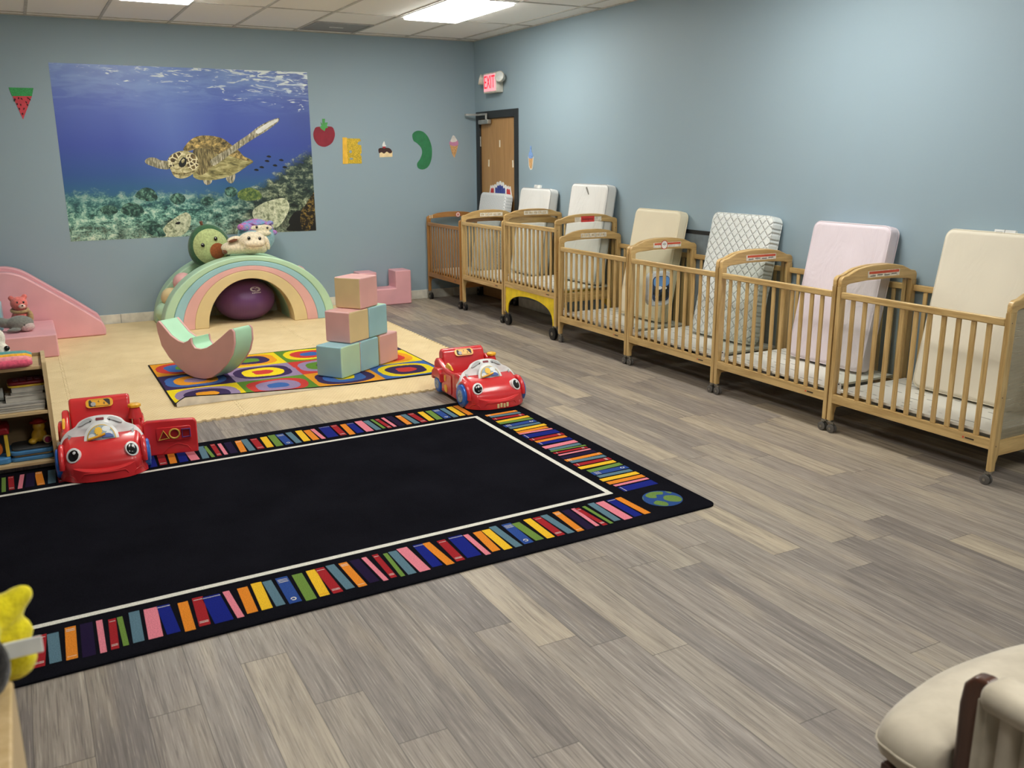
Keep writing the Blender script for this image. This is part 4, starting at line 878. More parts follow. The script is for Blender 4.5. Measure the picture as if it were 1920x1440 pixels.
# goat
o = empty('goat_plush', (1.935, 9.07, .682+ZM), 'cream goat plush lying on top of the rainbow climber', 'plush toy')
m = MB(); m.ell((-.09, .015, .066), (.17, .085, .068), 20, 12); m.ell((.03, -.01, .06), (.16, .085, .068), 20, 12); m.ell((.035, -.035, .128), (.138, .090, .088), 24, 14); m.ell((.042, -.108, .104), (.100, .05, .042), 20, 12)
m.ell((.035, -.092, .070), (.095, .05, .036), 18, 10); m.ell((-.19, .02, .035), (.055, .05, .038), 12, 8); m.ell((.13, .0, .045), (.06, .07, .05), 12, 8)
m.build('body', CREAM, o, remesh=.007, smit=5)
for sg in (-1, 1):
    m = MB()
    if sg < 0: m.ell((-.145, -.05, .150), (.066, .022, .028), 14, 8, 0, Matrix.Rotation(-.25, 3, 'Y').to_euler())
    else: m.ell((.178, -.045, .098), (.024, .026, .070), 14, 8, 0, Matrix.Rotation(-.2, 3, 'Y').to_euler())
    m.build('ear', CREAM, o, angle=80)
m = MB(); m.ell((-.150, -.062, .139), (.046, .016, .018), 12, 8, 0, Matrix.Rotation(-.25, 3, 'Y').to_euler()); m.build('inner_ear', BRN, o)
m = MB(); m.ell((-.225, .0, .030), (.026, .038, .026), 12, 8); m.build('hoof', BRN, o)
eyes(o, [((-.012, -.124, .160), (-.2, -1, .2)), ((.092, -.122, .152), (.25, -1, .2))], .015, .55)
m = MB(); m.tube([(-.05, -.134, .086), (-.01, -.149, .079), (.04, -.153, .076), (.09, -.148, .079), (.125, -.133, .086)], .002, 6); m.build('mouth_seam', mat('seam brown', (150, 120, 98), .8), o)
# pink bear on the step
o = empty('bear_plush', (-.105, 8.74, .191+ZM), 'pink bear plush with a tan ruff, sitting behind the whale plush', 'plush toy')
PKB = plush('coral pink plush', (224, 122, 116)); TAN = plush('tan plush', (176, 146, 104)); MUZ = plush('pale muzzle plush', (232, 200, 190))
m = MB(); m.ell((0, 0, .075), (.075, .07, .08), 18, 12); m.ell((0, -.005, .205), (.068, .06, .062), 20, 14); m.ell((-.055, 0, .255), (.024, .015, .024), 12, 8); m.ell((.048, 0, .262), (.024, .015, .024), 12, 8); m.build('body', PKB, o, remesh=.006)
m = MB(); m.ell((.02, -.06, .188), (.028, .02, .02), 14, 10); m.build('muzzle', MUZ, o, angle=80)
m = MB(); m.ell((.024, -.081, .196), (.008, .006, .006), 10, 8); m.build('nose', EYE, o)
eyes(o, [((-.012, -.058, .222), (-.2, -1, .2)), ((.036, -.055, .222), (.3, -1, .2))], .008)
m = MB(); m.tube([(.062*math.cos(a), .058*math.sin(a), .148+.01*math.sin(a)) for a in [2*PI*i/18 for i in range(18)]], .016, 8, 0, True); m.ell((.075, -.05, .09), (.025, .03, .06), 12, 8); m.build('ruff', TAN, o, remesh=.006)
# grey whale in front of it
o = empty('whale_plush', (-.135, 8.53, .191+ZM), 'grey whale plush with a white belly on the pink step', 'plush toy')
GRY = plush('grey plush', (128, 130, 124)); WBE = plush('pale belly plush', (200, 180, 176))
m = MB(); m.ell((.02, 0, .068), (.105, .075, .066), 22, 14); m.ell((-.085, .01, .075), (.06, .04, .04), 14, 10); m.ell((-.125, .03, .105), (.05, .022, .018), 12, 8); m.ell((-.03, -.075, .025), (.055, .03, .016), 12, 8); m.build('body', GRY, o, remesh=.006)
m = MB(); m.ell((.068, -.028, .040), (.06, .052, .040), 16, 10); m.build('belly', WBE, o, angle=80)
eyes(o, [((.052, -.072, .062), (.2, -1, .1))], .006)
# ------------------------------------------------------------------ low toy shelf at the left
PINE = wood('birch ply', (196, 166, 118), (216, 190, 146), 0, .45, 12); PINEV = wood('birch ply upright', (192, 162, 114), (214, 188, 142), 2, .45, 12); DARKB = wood('birch ply back', (150, 126, 92), (168, 142, 104), 0, .6, 10)
SX1, SY0, SY1, SZ = .022, 5.165, 5.475, .585; SX0 = SX1-.92
o = empty('toy_shelf', ((SX0+SX1)/2, SY0, ZR), 'low birch toy shelf at the left edge, standing on the end of the dark rug', 'shelf')
hw = (SX1-SX0)/2; d_ = SY1-SY0
for sg in (-1, 1):
    x0 = sg*hw-(.020 if sg > 0 else 0); q = MB(); q.prism(rrect(0, d_, 0, SZ, .014, 3), x0, x0+.020, 0)
    for yy, zz in ((.06, .30), (.06, .565), (d_-.05, .30), (d_-.05, .565), (.06, .045)): q.cyl((x0+sg*.0098+.01, yy, zz), (x0+.01+sg*.0105, yy, zz), .005, 10, 1)
    q.build('side_panel', [PINEV, BOLT], o, bevel=.005, seg=3)
ix = hw-.0204
for z_, y_ in ((.028, .0), (.302, .0), (.540, .012)): MB().box(-ix, ix, y_+.002, d_-.014, z_, z_+.018).build('shelf_board', PINE, o, bevel=.003)
MB().box(-ix, ix, d_-.0135, d_-.004, .03, SZ-.01).build('back_panel', DARKB, o)
zt1, zt2, zt3 = ZR+.046+.0006, ZR+.320+.0006, ZR+.558+.0006
def rb(name, label, cat, c, sz, rz_=0, m=None, group=None, bev=.003):
    q = MB().box(-sz[0]/2, sz[0]/2, -sz[1]/2, sz[1]/2, 0, sz[2]); return tag(q.build(name, m, loc=c, rot=(0, 0, rz_), bevel=bev), label, cat, group)
PAPER = [mat('paper white', (196, 190, 178), .8), mat('paper grey', (172, 168, 160), .8), mat('cover dark', (74, 72, 68), .6), mat('cover beige', (186, 174, 150), .7)]
z = zt2
for i, lab in enumerate(('lowest grey folder in the pile on the middle shelf', 'second folder from the bottom of the pile on the middle shelf', 'third folder from the bottom of the pile on the middle shelf', 'topmost wide white folder under the books on the middle shelf')):
    h = .012; w_ = .43-.006*i; rb('paper_folder', lab, 'folder', (-.225+.004*i, SY0+.135-.002*i, z), (w_, .22, h), .01*(i-1), PAPER[i % 2], 'folders piled on the middle shelf', .0025); z += h+.0006
def book(label, c, sz, rz_, cov):
    o = empty('book', c, label, 'book', 'books on the middle shelf', rz_); w_, d_, h_ = sz
    q = MB(); q.box(-w_/2, w_/2, -d_/2, d_/2, 0, .003); q.box(-w_/2, w_/2, -d_/2, d_/2, h_-.003, h_); q.box(-w_/2, -w_/2+.003, -d_/2, d_/2, .003, h_-.003); q.build('cover', cov, o, smooth=False)
    MB().box(-w_/2+.0034, w_/2-.003, -d_/2+.003, d_/2-.003, .0034, h_-.0034).build('pages', PAPER[0], o, smooth=False); return o
zb_ = z+.0004
book('thick white book lying lowest on the folders', (-.093, SY0+.125, zb_), (.19, .16, .032), .03, PAPER[0]); z = zb_+.0328
book('grey middle book in the small pile on the folders', (-.083, SY0+.13, z), (.15, .15, .014), -.02, PAPER[1]); z += .0148
book('white book on top of the small pile, under the red keyboard toy', (-.080, SY0+.13, z), (.152, .14, .024), .04, PAPER[0]); z += .0248
o = empty('keyboard_toy', (-.082, SY0+.13, z), 'dark red and yellow toy tablet with keys on top of the book pile', 'toy', rz=.06)
q = MB(); q.prism(rrect(-.09, .09, -.07, .07, .03, 5), 0, .010, 2); q.build('yellow_rim', mat('toy yellow plastic', (222, 186, 60), .35), o, bevel=.003)
q = MB(); q.prism(rrect(-.088, .088, -.068, .068, .03, 5), .0104, .028, 2); q.build('case', mat('maroon plastic', (120, 28, 38), .35), o, bevel=.008, seg=3)
for i in range(4):
    for j in range(2): MB().box(-.064+i*.034, -.038+i*.034, -.04+j*.034, -.014+j*.034, .0284, .034).build('key', mat('dark plum key', (86, 30, 44), .4), o, bevel=.002)
o = empty('plastic_cup', (-.235, SY0+.12, zt2+.0508), 'pale grey plastic cup lying beside the books on the middle shelf', 'cup')
q = MB(); q.loft([[Vector((xx, r*math.cos(a), .034+r*math.sin(a))) for a in [2*PI*i/24 for i in range(24)]] for xx, r in ((-.05, .026), (-.046, .030), (.02, .033), (.04, .034), (.041, .029), (-.04, .026))]); q.build('cup_body', mat('clouded plastic', (186, 188, 184), .25), o, fixn=True)
# bottom shelf
def laptop(label, x, z, c1, rz_):
    o = empty('toy_laptop', (x, SY0+.13, z), label, 'toy', 'toy laptops on the bottom shelf', rz_)
    q = MB(); q.prism(rrect(-.11, .11, -.09, .09, .035, 5), 0, .022, 2); q.build('case', mat('toy blue plastic', (70, 128, 178), .32), o, bevel=.007, seg=3)
    q = MB(); q.prism(rrect(-.098, .098, -.078, .078, .03, 5), .0224, .034, 2); q.build('lid', mat(c1[0], c1[1], .5), o, bevel=.004)
laptop('lower blue toy laptop under the duck', -.098, zt1, ('toy tan panel', (168, 140, 96)), 0); laptop('upper blue toy laptop with a dark lid, right under the duck', -.096, zt1+.0345, ('toy dark panel', (66, 68, 68)), .03)
o = empty('duck_toy', (-.052, SY0+.135, zt1+.0692), 'yellow plastic duck toy sitting on the blue toy laptops', 'toy'); o.scale = (.86, .86, .86)
DY_ = mat('duck yellow plastic', (206, 160, 44), .35)
q = MB(); q.ell((-.005, 0, .045), (.045, .045, .045), 18, 12); q.ell((.0, -.005, .105), (.036, .036, .036), 18, 12); q.ell((-.045, -.035, .02), (.026, .03, .02), 12, 8); q.ell((.0, -.02, .07), (.022, .022, .03), 12, 8); q.build('body', DY_, o, remesh=.005, smit=4)
q = MB(); q.loft([[Vector((r*math.cos(a), .006+r*math.sin(a), zz)) for a in [2*PI*i/20 for i in range(20)]] for zz, r in ((.128, .05), (.132, .052), (.136, .036), (.15, .026), (.156, .008))]); q.build('hat', mat('toy red plastic', (150, 40, 34), .4), o, fixn=True)
q = MB(); q.cyl((.035, -.045, .028), (.04, -.064, .028), .026, 20); q.build('foot_disc', mat('foot cream plastic', (214, 190, 140), .4), o, bevel=.003); q = MB(); q.cyl((.0401, -.0645, .028), (.0409, -.0675, .028), .019, 20); q.build('foot_pad', mat('magenta plastic', (146, 40, 86), .4), o)
o = empty('toy_barn', (-.275, SY0+.13, zt1), 'red, yellow and blue activity toy house at the left end of the bottom shelf', 'toy')
TYE = mat('toy yellow plastic', (222, 186, 60), .35); TRE = mat('toy dark red plastic', (140, 26, 34), .35)
q = MB(); q.prism(rrect(-.10, .075, -.10, .10, .03, 5), 0, .034, 2); q.build('base', mat('toy blue plastic', (70, 128, 178), .32), o, bevel=.008, seg=3)
for xx in (-.085, .055): MB().box(xx, xx+.018, -.08, -.055, .0345, .155).build('pillar', TYE, o, bevel=.004)
MB().box(-.09, .07, .0, .08, .0345, .155).build('back_wall', mat('toy dark panel', (66, 68, 68), .5), o)
q = MB(); q.prism([(-.105, .1554), (.085, .1554), (.078, .195), (-.09, .195)], -.09, .085, 1); q.build('roof', TRE, o, bevel=.012, seg=3)
q = MB(); q.cyl((.005, -.062, .075), (.005, -.02, .075), .038, 24); q.build('orange_dial', mat('toy orange plastic', (222, 112, 42), .35), o, bevel=.004); q = MB(); q.ell((.012, -.07, .078), (.012, .012, .02), 12, 8); q.build('green_knob', mat('toy green plastic', (96, 176, 54), .35), o)
q = MB(); q.ell((.0, -.05, .128), (.026, .02, .022), 14, 10); q.build('orange_star', mat('toy amber plastic', (236, 150, 40), .35), o)
# rainbow cushion and white dog on top
o = empty('rainbow_cushion', (-.185, SY0+.12, zt3), 'flat rainbow striped plush cushion on top of the toy shelf', 'plush toy')
cc = [plush('hot pink plush', (222, 92, 118)), plush('soft pink plush', (238, 150, 156)), plush('golden plush', (240, 176, 50)), plush('teal plush', (92, 158, 158))]
for nm, mt, y0, z0_, r in (('pink_stripe', cc[0], -.105, .022, .022), ('light_pink_stripe', cc[1], -.07, .032, .024), ('golden_stripe', cc[2], -.03, .040, .022), ('teal_stripe', cc[3], .015, .042, .026)):
    q = MB(); q.tube([(-.16, y0, z0_), (-.05, y0-.004, z0_), (.06, y0, z0_), (.12, y0+.006, z0_-.001), (.145, y0+.01, z0_-.003)], [r, r, r, r*.9, r*.45], 14); q.build(nm, mt, o, angle=80)
o = empty('dog_plush', (-.225, SY0+.235, zt3), 'white dog plush with a black nose at the left end of the shelf top', 'plush toy')
WP = plush('white plush', (226, 220, 206))
q = MB(); q.ell((0, .0, .06), (.075, .06, .06), 18, 12); q.ell((.035, -.025, .060), (.055, .05, .05), 18, 12); q.ell((.03, .0, .125), (.045, .04, .055), 14, 10); q.build('body', WP, o, remesh=.006)
q = MB(); q.ell((.076, -.062, .078), (.014, .012, .014), 12, 8); q.build('nose', EYE, o)
# ------------------------------------------------------------------ crawl-around toy cars (front looks along -y in local axes)
CARR = mat('toy car red plastic', (208, 50, 54), .24, 0, .5, .2, .02); CARW = mat('toy car white plastic', (226, 226, 226), .3); CARB = mat('toy car blue plastic', (46, 104, 196), .28); CARY = mat('toy car yellow plastic', (236, 176, 44), .32)
HUBM = mat('toy car hub print', (140, 150, 160), .5, var=.3, vs=60); GREYP = mat('toy car grey inset', (172, 174, 176), .4); MAR = mat('toy car maroon print', (126, 34, 48), .45); SKYP = mat('toy car sky print', (150, 170, 186), .5); CLOUD = mat('toy car cloud print', (226, 230, 232), .5); SUNP = mat('toy car sun print', (244, 190, 52), .5); GOLDP = mat('toy car gold rim', (206, 170, 60), .45); RAINP = mat('toy car rainbow blue', (60, 90, 160), .5); DKP = mat('toy car dark print', (40, 36, 36), .5); CARD = mat('toy car inner red', (150, 26, 32), .4)
def sec(y, w, z0, z1, r, crown=0, n=5):
    p = rrect(-w, w, z0, z1, r, n); return [Vector((a, y, b_+(crown*(1-(a/w)**2) if b_ > (z0+z1)/2 else 0))) for a, b_ in p]
def car(loc, rz_, label, door_open):
    o = empty('toy_car', loc, label, 'toy car', 'red play cars with eyes', rz_)
    m = MB()
    m.loft([sec(-.328, .14, .03, .075, .02), sec(-.322, .160, .02, .092, .03, .004), sec(-.305, .176, .012, .115, .04, .010), sec(-.275, .188, .01, .138, .045, .018), sec(-.22, .195, .01, .162, .045, .022), sec(-.16, .198, .01, .180, .04, .020), sec(-.10, .198, .01, .196, .03, .016), sec(-.06, .198, .01, .198, .02, .004)])
    hood = m.build('hood', CARR, o, angle=50)
    # smiling bumper lip in front
    m = MB(); N = 24; A = []; Bq = []; Cq = []; Dq = []
    for i in range(N+1):
        s_ = -1+2*i/N; xx = .208*s_; yy = -.362+.10*abs(s_)**3.2; zt_ = .052+.052*abs(s_)**2.2
        A.append((xx, yy, .004)); Bq.append((xx, yy+.004, zt_)); Cq.append((xx*.975, yy+.016, zt_+.008)); Dq.append((xx*.9, yy+.085, zt_+.012))
    for P_, Q_ in ((A, Bq), (Bq, Cq), (Cq, Dq)):
        m.add(P_+Q_, [(i, i+1, N+1+i+1, N+1+i) for i in range(N)])
    back_ = [(x, -.15, .004) for x, y, z in A]; m.add(A+back_, [(i, N+1+i, N+1+i+1, i+1) for i in range(N)]); m.add(Dq+A, []); 
    for e in (0, N): m.add([A[e], Bq[e], Cq[e], Dq[e], back_[e]], [(0, 1, 2, 3, 4)])
    bp = m.build('bumper', CARR, o, weld=True, angle=50)
    t = MB(); t.tube([(.16*k, -.3595+.10*abs(.16*k/.208)**3.2-.0012, .028+.02*(1 if abs(k) < .62 else 0)) for k in (-.7, -.6, -.3, 0, .3, .6, .7)], .0022, 6)
    for sg in (-1, 1): t.tube([(sg*.165+.026*math.cos(a), -.3615+.10*abs((sg*.165+.026*math.cos(a))/.208)**3.2, .012+.026*math.sin(a)) for a in [PI*i/10 for i in range(11)]], .0022, 6)
    t.build('bumper_crease', CARR, bp)
    if not door_open:
        t = MB()
        for k in range(4): t.box(-.03+k*.022, -.03+k*.022+.014, -.3655, -.361, .010+.003*(k % 2), .036+.004*(k % 2))
        t.build('worn_sticker', mat('worn cream sticker', (226, 206, 150), .6), bp, smooth=False)
    # tub: rocker sills, side walls, rear
    side = [(-.06, .014), (.33, .014), (.335, .10), (.325, .205), (.295, .232), (.255, .236), (.19, .205), (.10, .180), (.02, .182), (-.06, .196)]
    for sg in (-1, 1):
        x0, x1 = (-.198, -.160) if sg < 0 else (.160, .198)
        if sg > 0 and door_open: sd = [(.13, .014), (.33, .014), (.335, .10), (.325, .205), (.295, .232), (.255, .236), (.19, .205), (.13, .185)]
        else: sd = side
        m = MB(); m.prism(sd, x0, x1, 0); m.build('side_wall', CARR, o, bevel=.014, seg=3)
    m = MB(); m.box(-.16, .16, -.06, .33, .014, .06); m.build('floor_pan', CARD, o)
    m = MB(); m.prism([(.215, .0605), (.315, .0605), (.33, .12), (.335, .26), (.318, .288), (.29, .294), (.262, .284), (.245, .25), (.225, .14)], -.158, .158, 0); sb = m.build('seat_back', CARR, o, bevel=.016, seg=4)
    q = MB(); Tm = Matrix.Translation((0, .250, .262)) @ Matrix.Rotation(-.62, 4, 'X')
    q.prism(rrect(-.07, .07, -.026, .026, .02, 5), -.007, .0, 1, 0, Tm); q.prism(rrect(-.055, .055, -.021, .021, .012, 4), -.0085, -.0065, 1, 1, Tm); q.prism([(-.02, -.019), (.05, -.019), (.02, .019), (-.045, .019)], -.0095, -.008, 1, 0, Tm)
    for tx, xx, zz in (('4', -.004, .007), ('8', .024, -.006)): text_mesh(q, tx, .02, Tm @ Matrix(((1, 0, 0, xx), (0, 0, -1, -.0102), (0, 1, 0, zz), (0, 0, 0, 1))), 1, .0004)
    q.prism(disc(-.032, -.006, .013, n=12), -.0105, -.0092, 1, 2, Tm)
    q.build('number_sticker', [CARY, DKP, GREYP], sb, smooth=False)['label'] = 'yellow and maroon number sticker'
    m = MB(); m.loft([[Vector((.178+r*math.cos(a), .17+r*math.sin(a), zz)) for a in [2*PI*i/20 for i in range(20)]] for zz, r in ((.18, .04), (.215, .032), (.236, .027), (.238, .02))]); m.build('horn_post', CARR, o, fixn=True)
    m = MB(); m.loft([[Vector((.178+r*math.cos(a)*(1+.06*math.cos(6*a)), .17+r*math.sin(a)*(1+.06*math.cos(6*a)), zz)) for a in [2*PI*i/36 for i in range(36)]] for zz, r in ((.2385, .026), (.242, .033), (.254, .033), (.259, .026), (.26, .01))]); m.build('horn_knob', CARY, o, fixn=True)
    m = MB(); m.prism([(.01, .1975), (.14, .1975), (.10, .235), (.05, .225)], -.190, -.176, 0); m.build('yellow_handle', CARY, o, bevel=.004)
    # white dashboard hood
    Tw = Matrix.Translation((0, -.182, .186)) @ Matrix.Rotation(-.74, 4, 'X') @ Matrix.Diagonal((1.03, 1.0, 1.26, 1))
    shape = spline([(-.193, -.008), (-.188, .026), (-.160, .052), (-.122, .066), (-.098, .088), (-.055, .102), (0, .106), (.055, .102), (.098, .088), (.122, .066), (.160, .052), (.188, .026), (.193, -.008), (.12, -.026), (0, -.034), (-.12, -.026)], 4)
    # plate bulging towards the viewer, with a back
    m = MB(); N = len(shape); cxx, czz = 0, .03; rings = []
    for k, dpt in ((1, .085), (1, .010), (.985, .002), (.95, -.004), (.6, -.010), (.2, -.013)): rings.append([Tw @ Vector((cxx+(a-cxx)*k, dpt+(.035*(abs(a)/.19)**2 if True else 0), czz+(b_-czz)*k)) for a, b_ in shape])
    m.loft(rings); wsd = m.build('dashboard', CARW, o, fixn=True, angle=50)
    def onw(a, b_, d): r_ = min(1, math.hypot(a/.19, (b_-.03)/.075)); return Tw @ Vector((a, -.013+.010*r_**2+.035*(abs(a)/.19)**2-d, b_))
    def wpoly(par, nm, pts, mt, d):
        q = MB(); n_ = len(pts); cx_ = sum(p[0] for p in pts)/n_; cz_ = sum(p[1] for p in pts)/n_
        K = 3; vs = [onw(cx_, cz_, d)]
        for k in range(1, K+1): vs += [onw(cx_+(a-cx_)*k/K, cz_+(b_-cz_)*k/K, d) for a, b_ in pts]
        vs += [onw(a, b_, d-.004) for a, b_ in pts]
        fs = [(0, 1+i, 1+(i+1) % n_) for i in range(n_)]
        for k in range(K): fs += [(1+k*n_+i, 1+(k+1)*n_+i, 1+(k+1)*n_+(i+1) % n_, 1+k*n_+(i+1) % n_) for i in range(n_)]
        q.add(vs, fs); return q.build(nm, mt, par, fixn=True)
    hd_ = lambda r: disc(0, -.014, r, r*.98, 24, 0, PI)
    dial = wpoly(wsd, 'weather_dial', hd_(.082), CARW, .003); wpoly(dial, 'dial_rim', hd_(.068), GOLDP, .005); wpoly(dial, 'sky_picture', hd_(.063), SKYP, .0065)
    for nm, pts, mt, d in (('cloud', disc(-.045, .0, .016, .012, 14), CLOUD, .008), ('cloud', disc(.025, .030, .020, .013, 14), CLOUD, .0078), ('cloud', disc(.038, .008, .015, .012, 14), CLOUD, .008),
                           ('sun_picture', [( -.012+(.021 if i % 2 else .016)*math.cos(2*PI*i/20), .022+(.021 if i % 2 else .016)*math.sin(2*PI*i/20)) for i in range(20)], SUNP, .009), ('rainbow_picture', disc(.03, -.010, .026, .018, 14, 0, PI), RAINP, .0095)): wpoly(dial, nm, pts, mt, d)
    q = MB(); q.tube([onw(-.060, -.012, .011), onw(-.02, -.006, .013), onw(.018, .004, .013)], .0065, 10); q.build('yellow_lever', CARY, wsd)
    for sg in (-1, 1):
        wpoly(wsd, 'speaker_inset', spline([(sg*.035, .080), (sg*.05, .092), (sg*.082, .082), (sg*.105, .064), (sg*.092, .060), (sg*.06, .072)], 3), GREYP, .0025)
        wpoly(wsd, 'side_pocket', [(sg*.138, .022), (sg*.155, .034), (sg*.152, .008)], GREYP, .0025)
        q = MB(); q.ell(onw(sg*.045, .075, .003), .004, 8, 6); q.build('screw', DKP, wsd)
    wpoly(wsd, 'maroon_badge', rrect(-.019, .019, .076, .088, .003, 3), MAR, .004)
    for k in range(5): pass
    # eyes
    for sg in (-1, 1):
        Te = Matrix.Translation((sg*.138, -.293, .136)) @ Matrix.Rotation(sg*.38, 4, 'Z') @ Matrix.Rotation(-.55, 4, 'X')
        def dd(r, rx, y0, mi, q, dx=0, dz=0): q.loft([[Te @ Vector((dx+r*rx*math.cos(a)*k, y_, dz+r*math.sin(a)*k)) for a in [2*PI*i/28 for i in range(28)]] for k, y_ in ((1, y0+.05), (1, y0), (.9, y0-.002), (.3, y0-.003))], mi)
        q = MB(); dd(.040, .84, -.004, 0, q); dd(.030, .86, -.0072, 1, q, sg*-.003, -.002); dd(.0085, .9, -.0096, 2, q, .006, .012); q.build('eye', [CARW, EYE, CARW], o, fixn=True)
    # wheels and fenders
    for sx_ in (-1, 1):
        for yy, r in ((-.205, .076), (.235, .058)):
            x0 = sx_*(.188 if yy < 0 else .165); x1 = sx_*(.226 if yy < 0 else .212)
            m = MB(); m.loft([[Vector((xx, yy+rr_2*math.cos(a)*(1+.02*(i % 2)), r+.002+rr_2*math.sin(a)*(1+.02*(i % 2)))) for i, a in enumerate([2*PI*i/40 for i in range(40)])] for xx, rr_2 in ((x0, r*.9), (x0, r*.98), (x1-sx_*.006, r*.98), (x1, r*.86), (x1, r*.55))]); wv = m.build('wheel', CARB, o, fixn=True, angle=50)
            m = MB(); m.cyl((x1-sx_*.004, yy, r+.002), (x1+sx_*.003, yy, r+.002), r*.54, 20); m.build('hub_cap', HUBM, wv, bevel=.002)
            if yy < 0:
                pth = [(sx_*.196, yy+(r+.008)*math.cos(a), r+.002+(r+.008)*math.sin(a)) for a in [-.15+(PI+.3)*i/16 for i in range(17)]]
                m = MB(); m.tube(pth, .014, 10); m.build('fender', CARR, o, angle=60)
            else:
                fx0, fx1 = sorted((sx_*.180, sx_*.222)); m = MB(); m.prism([(.145, .085), (.16, .15), (.20, .178), (.27, .178), (.315, .15), (.33, .085), (.30, .085), (.285, .105), (.185, .105), (.17, .085)], fx0, fx1, 0); m.build('fender', CARR, o, bevel=.013, seg=3)
    # closed left door with yellow shape holes (both cars), right door
    xx = -.1985
    q = MB(); q.prism(rrect(.0, .17, .03, .165, .02, 4), xx-.006, xx, 0, 0); dl = q.build('door_panel', CARR, o, bevel=.003)
    q = MB(); q.prism(spline([(.075, .035), (.112, .042), (.118, .075), (.09, .086), (.07, .072), (.066, .05)], 3), xx-.009, xx-.0055, 0); q.prism(rrect(.09, .115, .108, .15, .008, 3), xx-.009, xx-.0055, 0); q.build('yellow_shape', CARY, dl)
    if door_open:
        dt = empty('open_door', (.195, -.075, 0)); dt.parent = o; dt.rotation_euler = (0, 0, math.radians(-4))
        m = MB(); m.prism([(.01, .018), (.285, .018), (.288, .19), (.275, .208), (.20, .212), (.03, .214), (.01, .20)], -.018, .018, 1); m.build('door_panel', CARR, dt, bevel=.008, seg=3)
        m = MB(); m.prism(rrect(.075, .255, .095, .175, .012, 3), -.024, -.017, 1); m.build('shape_plate', CARR, dt, bevel=.003)
        def ring(nm, pts, mt, r=.0045): q = MB(); q.tube([(a, -.027, b_) for a, b_ in pts], r, 8, 0, True); q.build(nm, mt, dt); q2 = MB(); q2.prism(pts, -.0248, -.0238, 1); q2.build(nm.replace('_rim', '_hole'), CARD, dt)
        YG = mat('shape rim yellow', (206, 168, 70), .4); PU = mat('shape rim purple', (96, 50, 110), .4)
        ring('triangle_rim', [(.087, .107), (.139, .113), (.112, .158)], YG); ring('round_rim', disc(.168, .137, .026, n=24), YG); ring('square_rim', [(.208, .113), (.249, .113), (.249, .158), (.208, .158)], PU)
        q = MB(); q.tube([(.10, -.019, .03), (.13, -.019, .06), (.18, -.019, .078), (.23, -.019, .06), (.25, -.019, .03)], .002, 6); q.build('door_crease', CARR, dt)
    else:
        q = MB(); q.prism(rrect(.0, .17, .03, .165, .02, 4), .1985, .2045, 0); q.build('door_panel', CARR, o, bevel=.003)
    return o
car((.245, 5.165, ZR), math.radians(-4), 'red toy car with big eyes and its door swung open, beside the shelf', True)
car((2.625, 5.365, ZR), math.radians(-2), 'red toy car with big eyes and doors closed, on the rug corner', False)
# ------------------------------------------------------------------ shelf close to the camera, with a bee plush
NX1, NY1, NZ = -.088, 1.345, .90
o = empty('wood_cabinet', (NX1-.5, NY1-.45, 0), 'pale wood cabinet close to the camera at the lower left edge', 'cabinet')
q = MB(); q.prism(rrect(.0, .4475, .03, NZ, .016, 4), .478, .4975, 0); q.build('side_panel', PINEV, o, bevel=.004, seg=3)
q = MB(); q.prism(rrect(.0, .4475, .03, NZ, .016, 4), -.4975, -.478, 0); q.build('side_panel', PINEV, o, bevel=.004, seg=3)
for z_ in (.03, .32, .60, .872): MB().box(-.4775, .4775, .004, .43, z_, z_+.018).build('shelf_board', PINE, o, bevel=.002)
MB().box(-.4775, .4775, .4305, .438, .05, NZ-.012).build('back_panel', DARKB, o)
MB().box(-.47, .47, .02, .42, 0, .03).build('plinth', PINE, o)
q = MB(); q.box(.4665, .4905, .448, .455, .03, NZ-.012); q.build('edge_trim', mat('pale edge banding', (228, 206, 158), .5), o, bevel=.003)
o = empty('bee_plush', (-.125, 1.30, NZ+.0006), 'yellow and black bee plush with a white tag, on the cabinet near the camera', 'plush toy')
YP = plush('bright yellow plush', (238, 220, 40)); BP = plush('black plush', (28, 26, 26))
q = MB(); q.ell((-.02, .03, .075), (.05, .035, .05), 16, 10); q.ell((.020, .064, .085), (.046, .022, .030), 16, 10, 0, Matrix.Rotation(-.45, 3, 'Y').to_euler()); q.ell((.050, .066, .104), (.028, .016, .018), 14, 10, 0, Matrix.Rotation(-.55, 3, 'Y').to_euler()); q.ell((.035, .066, .055), (.035, .018, .03), 12, 8); q.ell((.036, .066, .015), (.034, .018, .035), 14, 10)
q.build('body', YP, o, remesh=.004)
q = MB(); q.ell((.008, -.002, .045), (.030, .030, .046), 16, 10); q.build('black_stripe', BP, o, angle=80)
q = MB(); q.box(.022, .078, .034, .0375, .030, .056); q.build('white_tag', mat('tag white', (232, 234, 232), .6), o, bevel=.003)
# ------------------------------------------------------------------ glider chair, lower right
DW = wood('dark walnut', (56, 30, 20), (82, 46, 30), 2, .3, 14, .4); t = NT('beige microfibre'); t.set(.9, 0, .2); v = t.coord(); n = t.noise(v, 6, 4, .6); t.base(t.mix(t.maprange(n, .35, .65), lin((178, 168, 150)), lin((202, 192, 174)))); t.b.inputs['Sheen Weight'].default_value = .25; t.bump(t.noise(v, 5, 3, .5, .8), .25, .02); SUEDE = t.m
o = empty('glider_chair', (1.80, .80, 0), 'beige cushioned glider chair with dark wood arms at the lower right corner', 'chair')
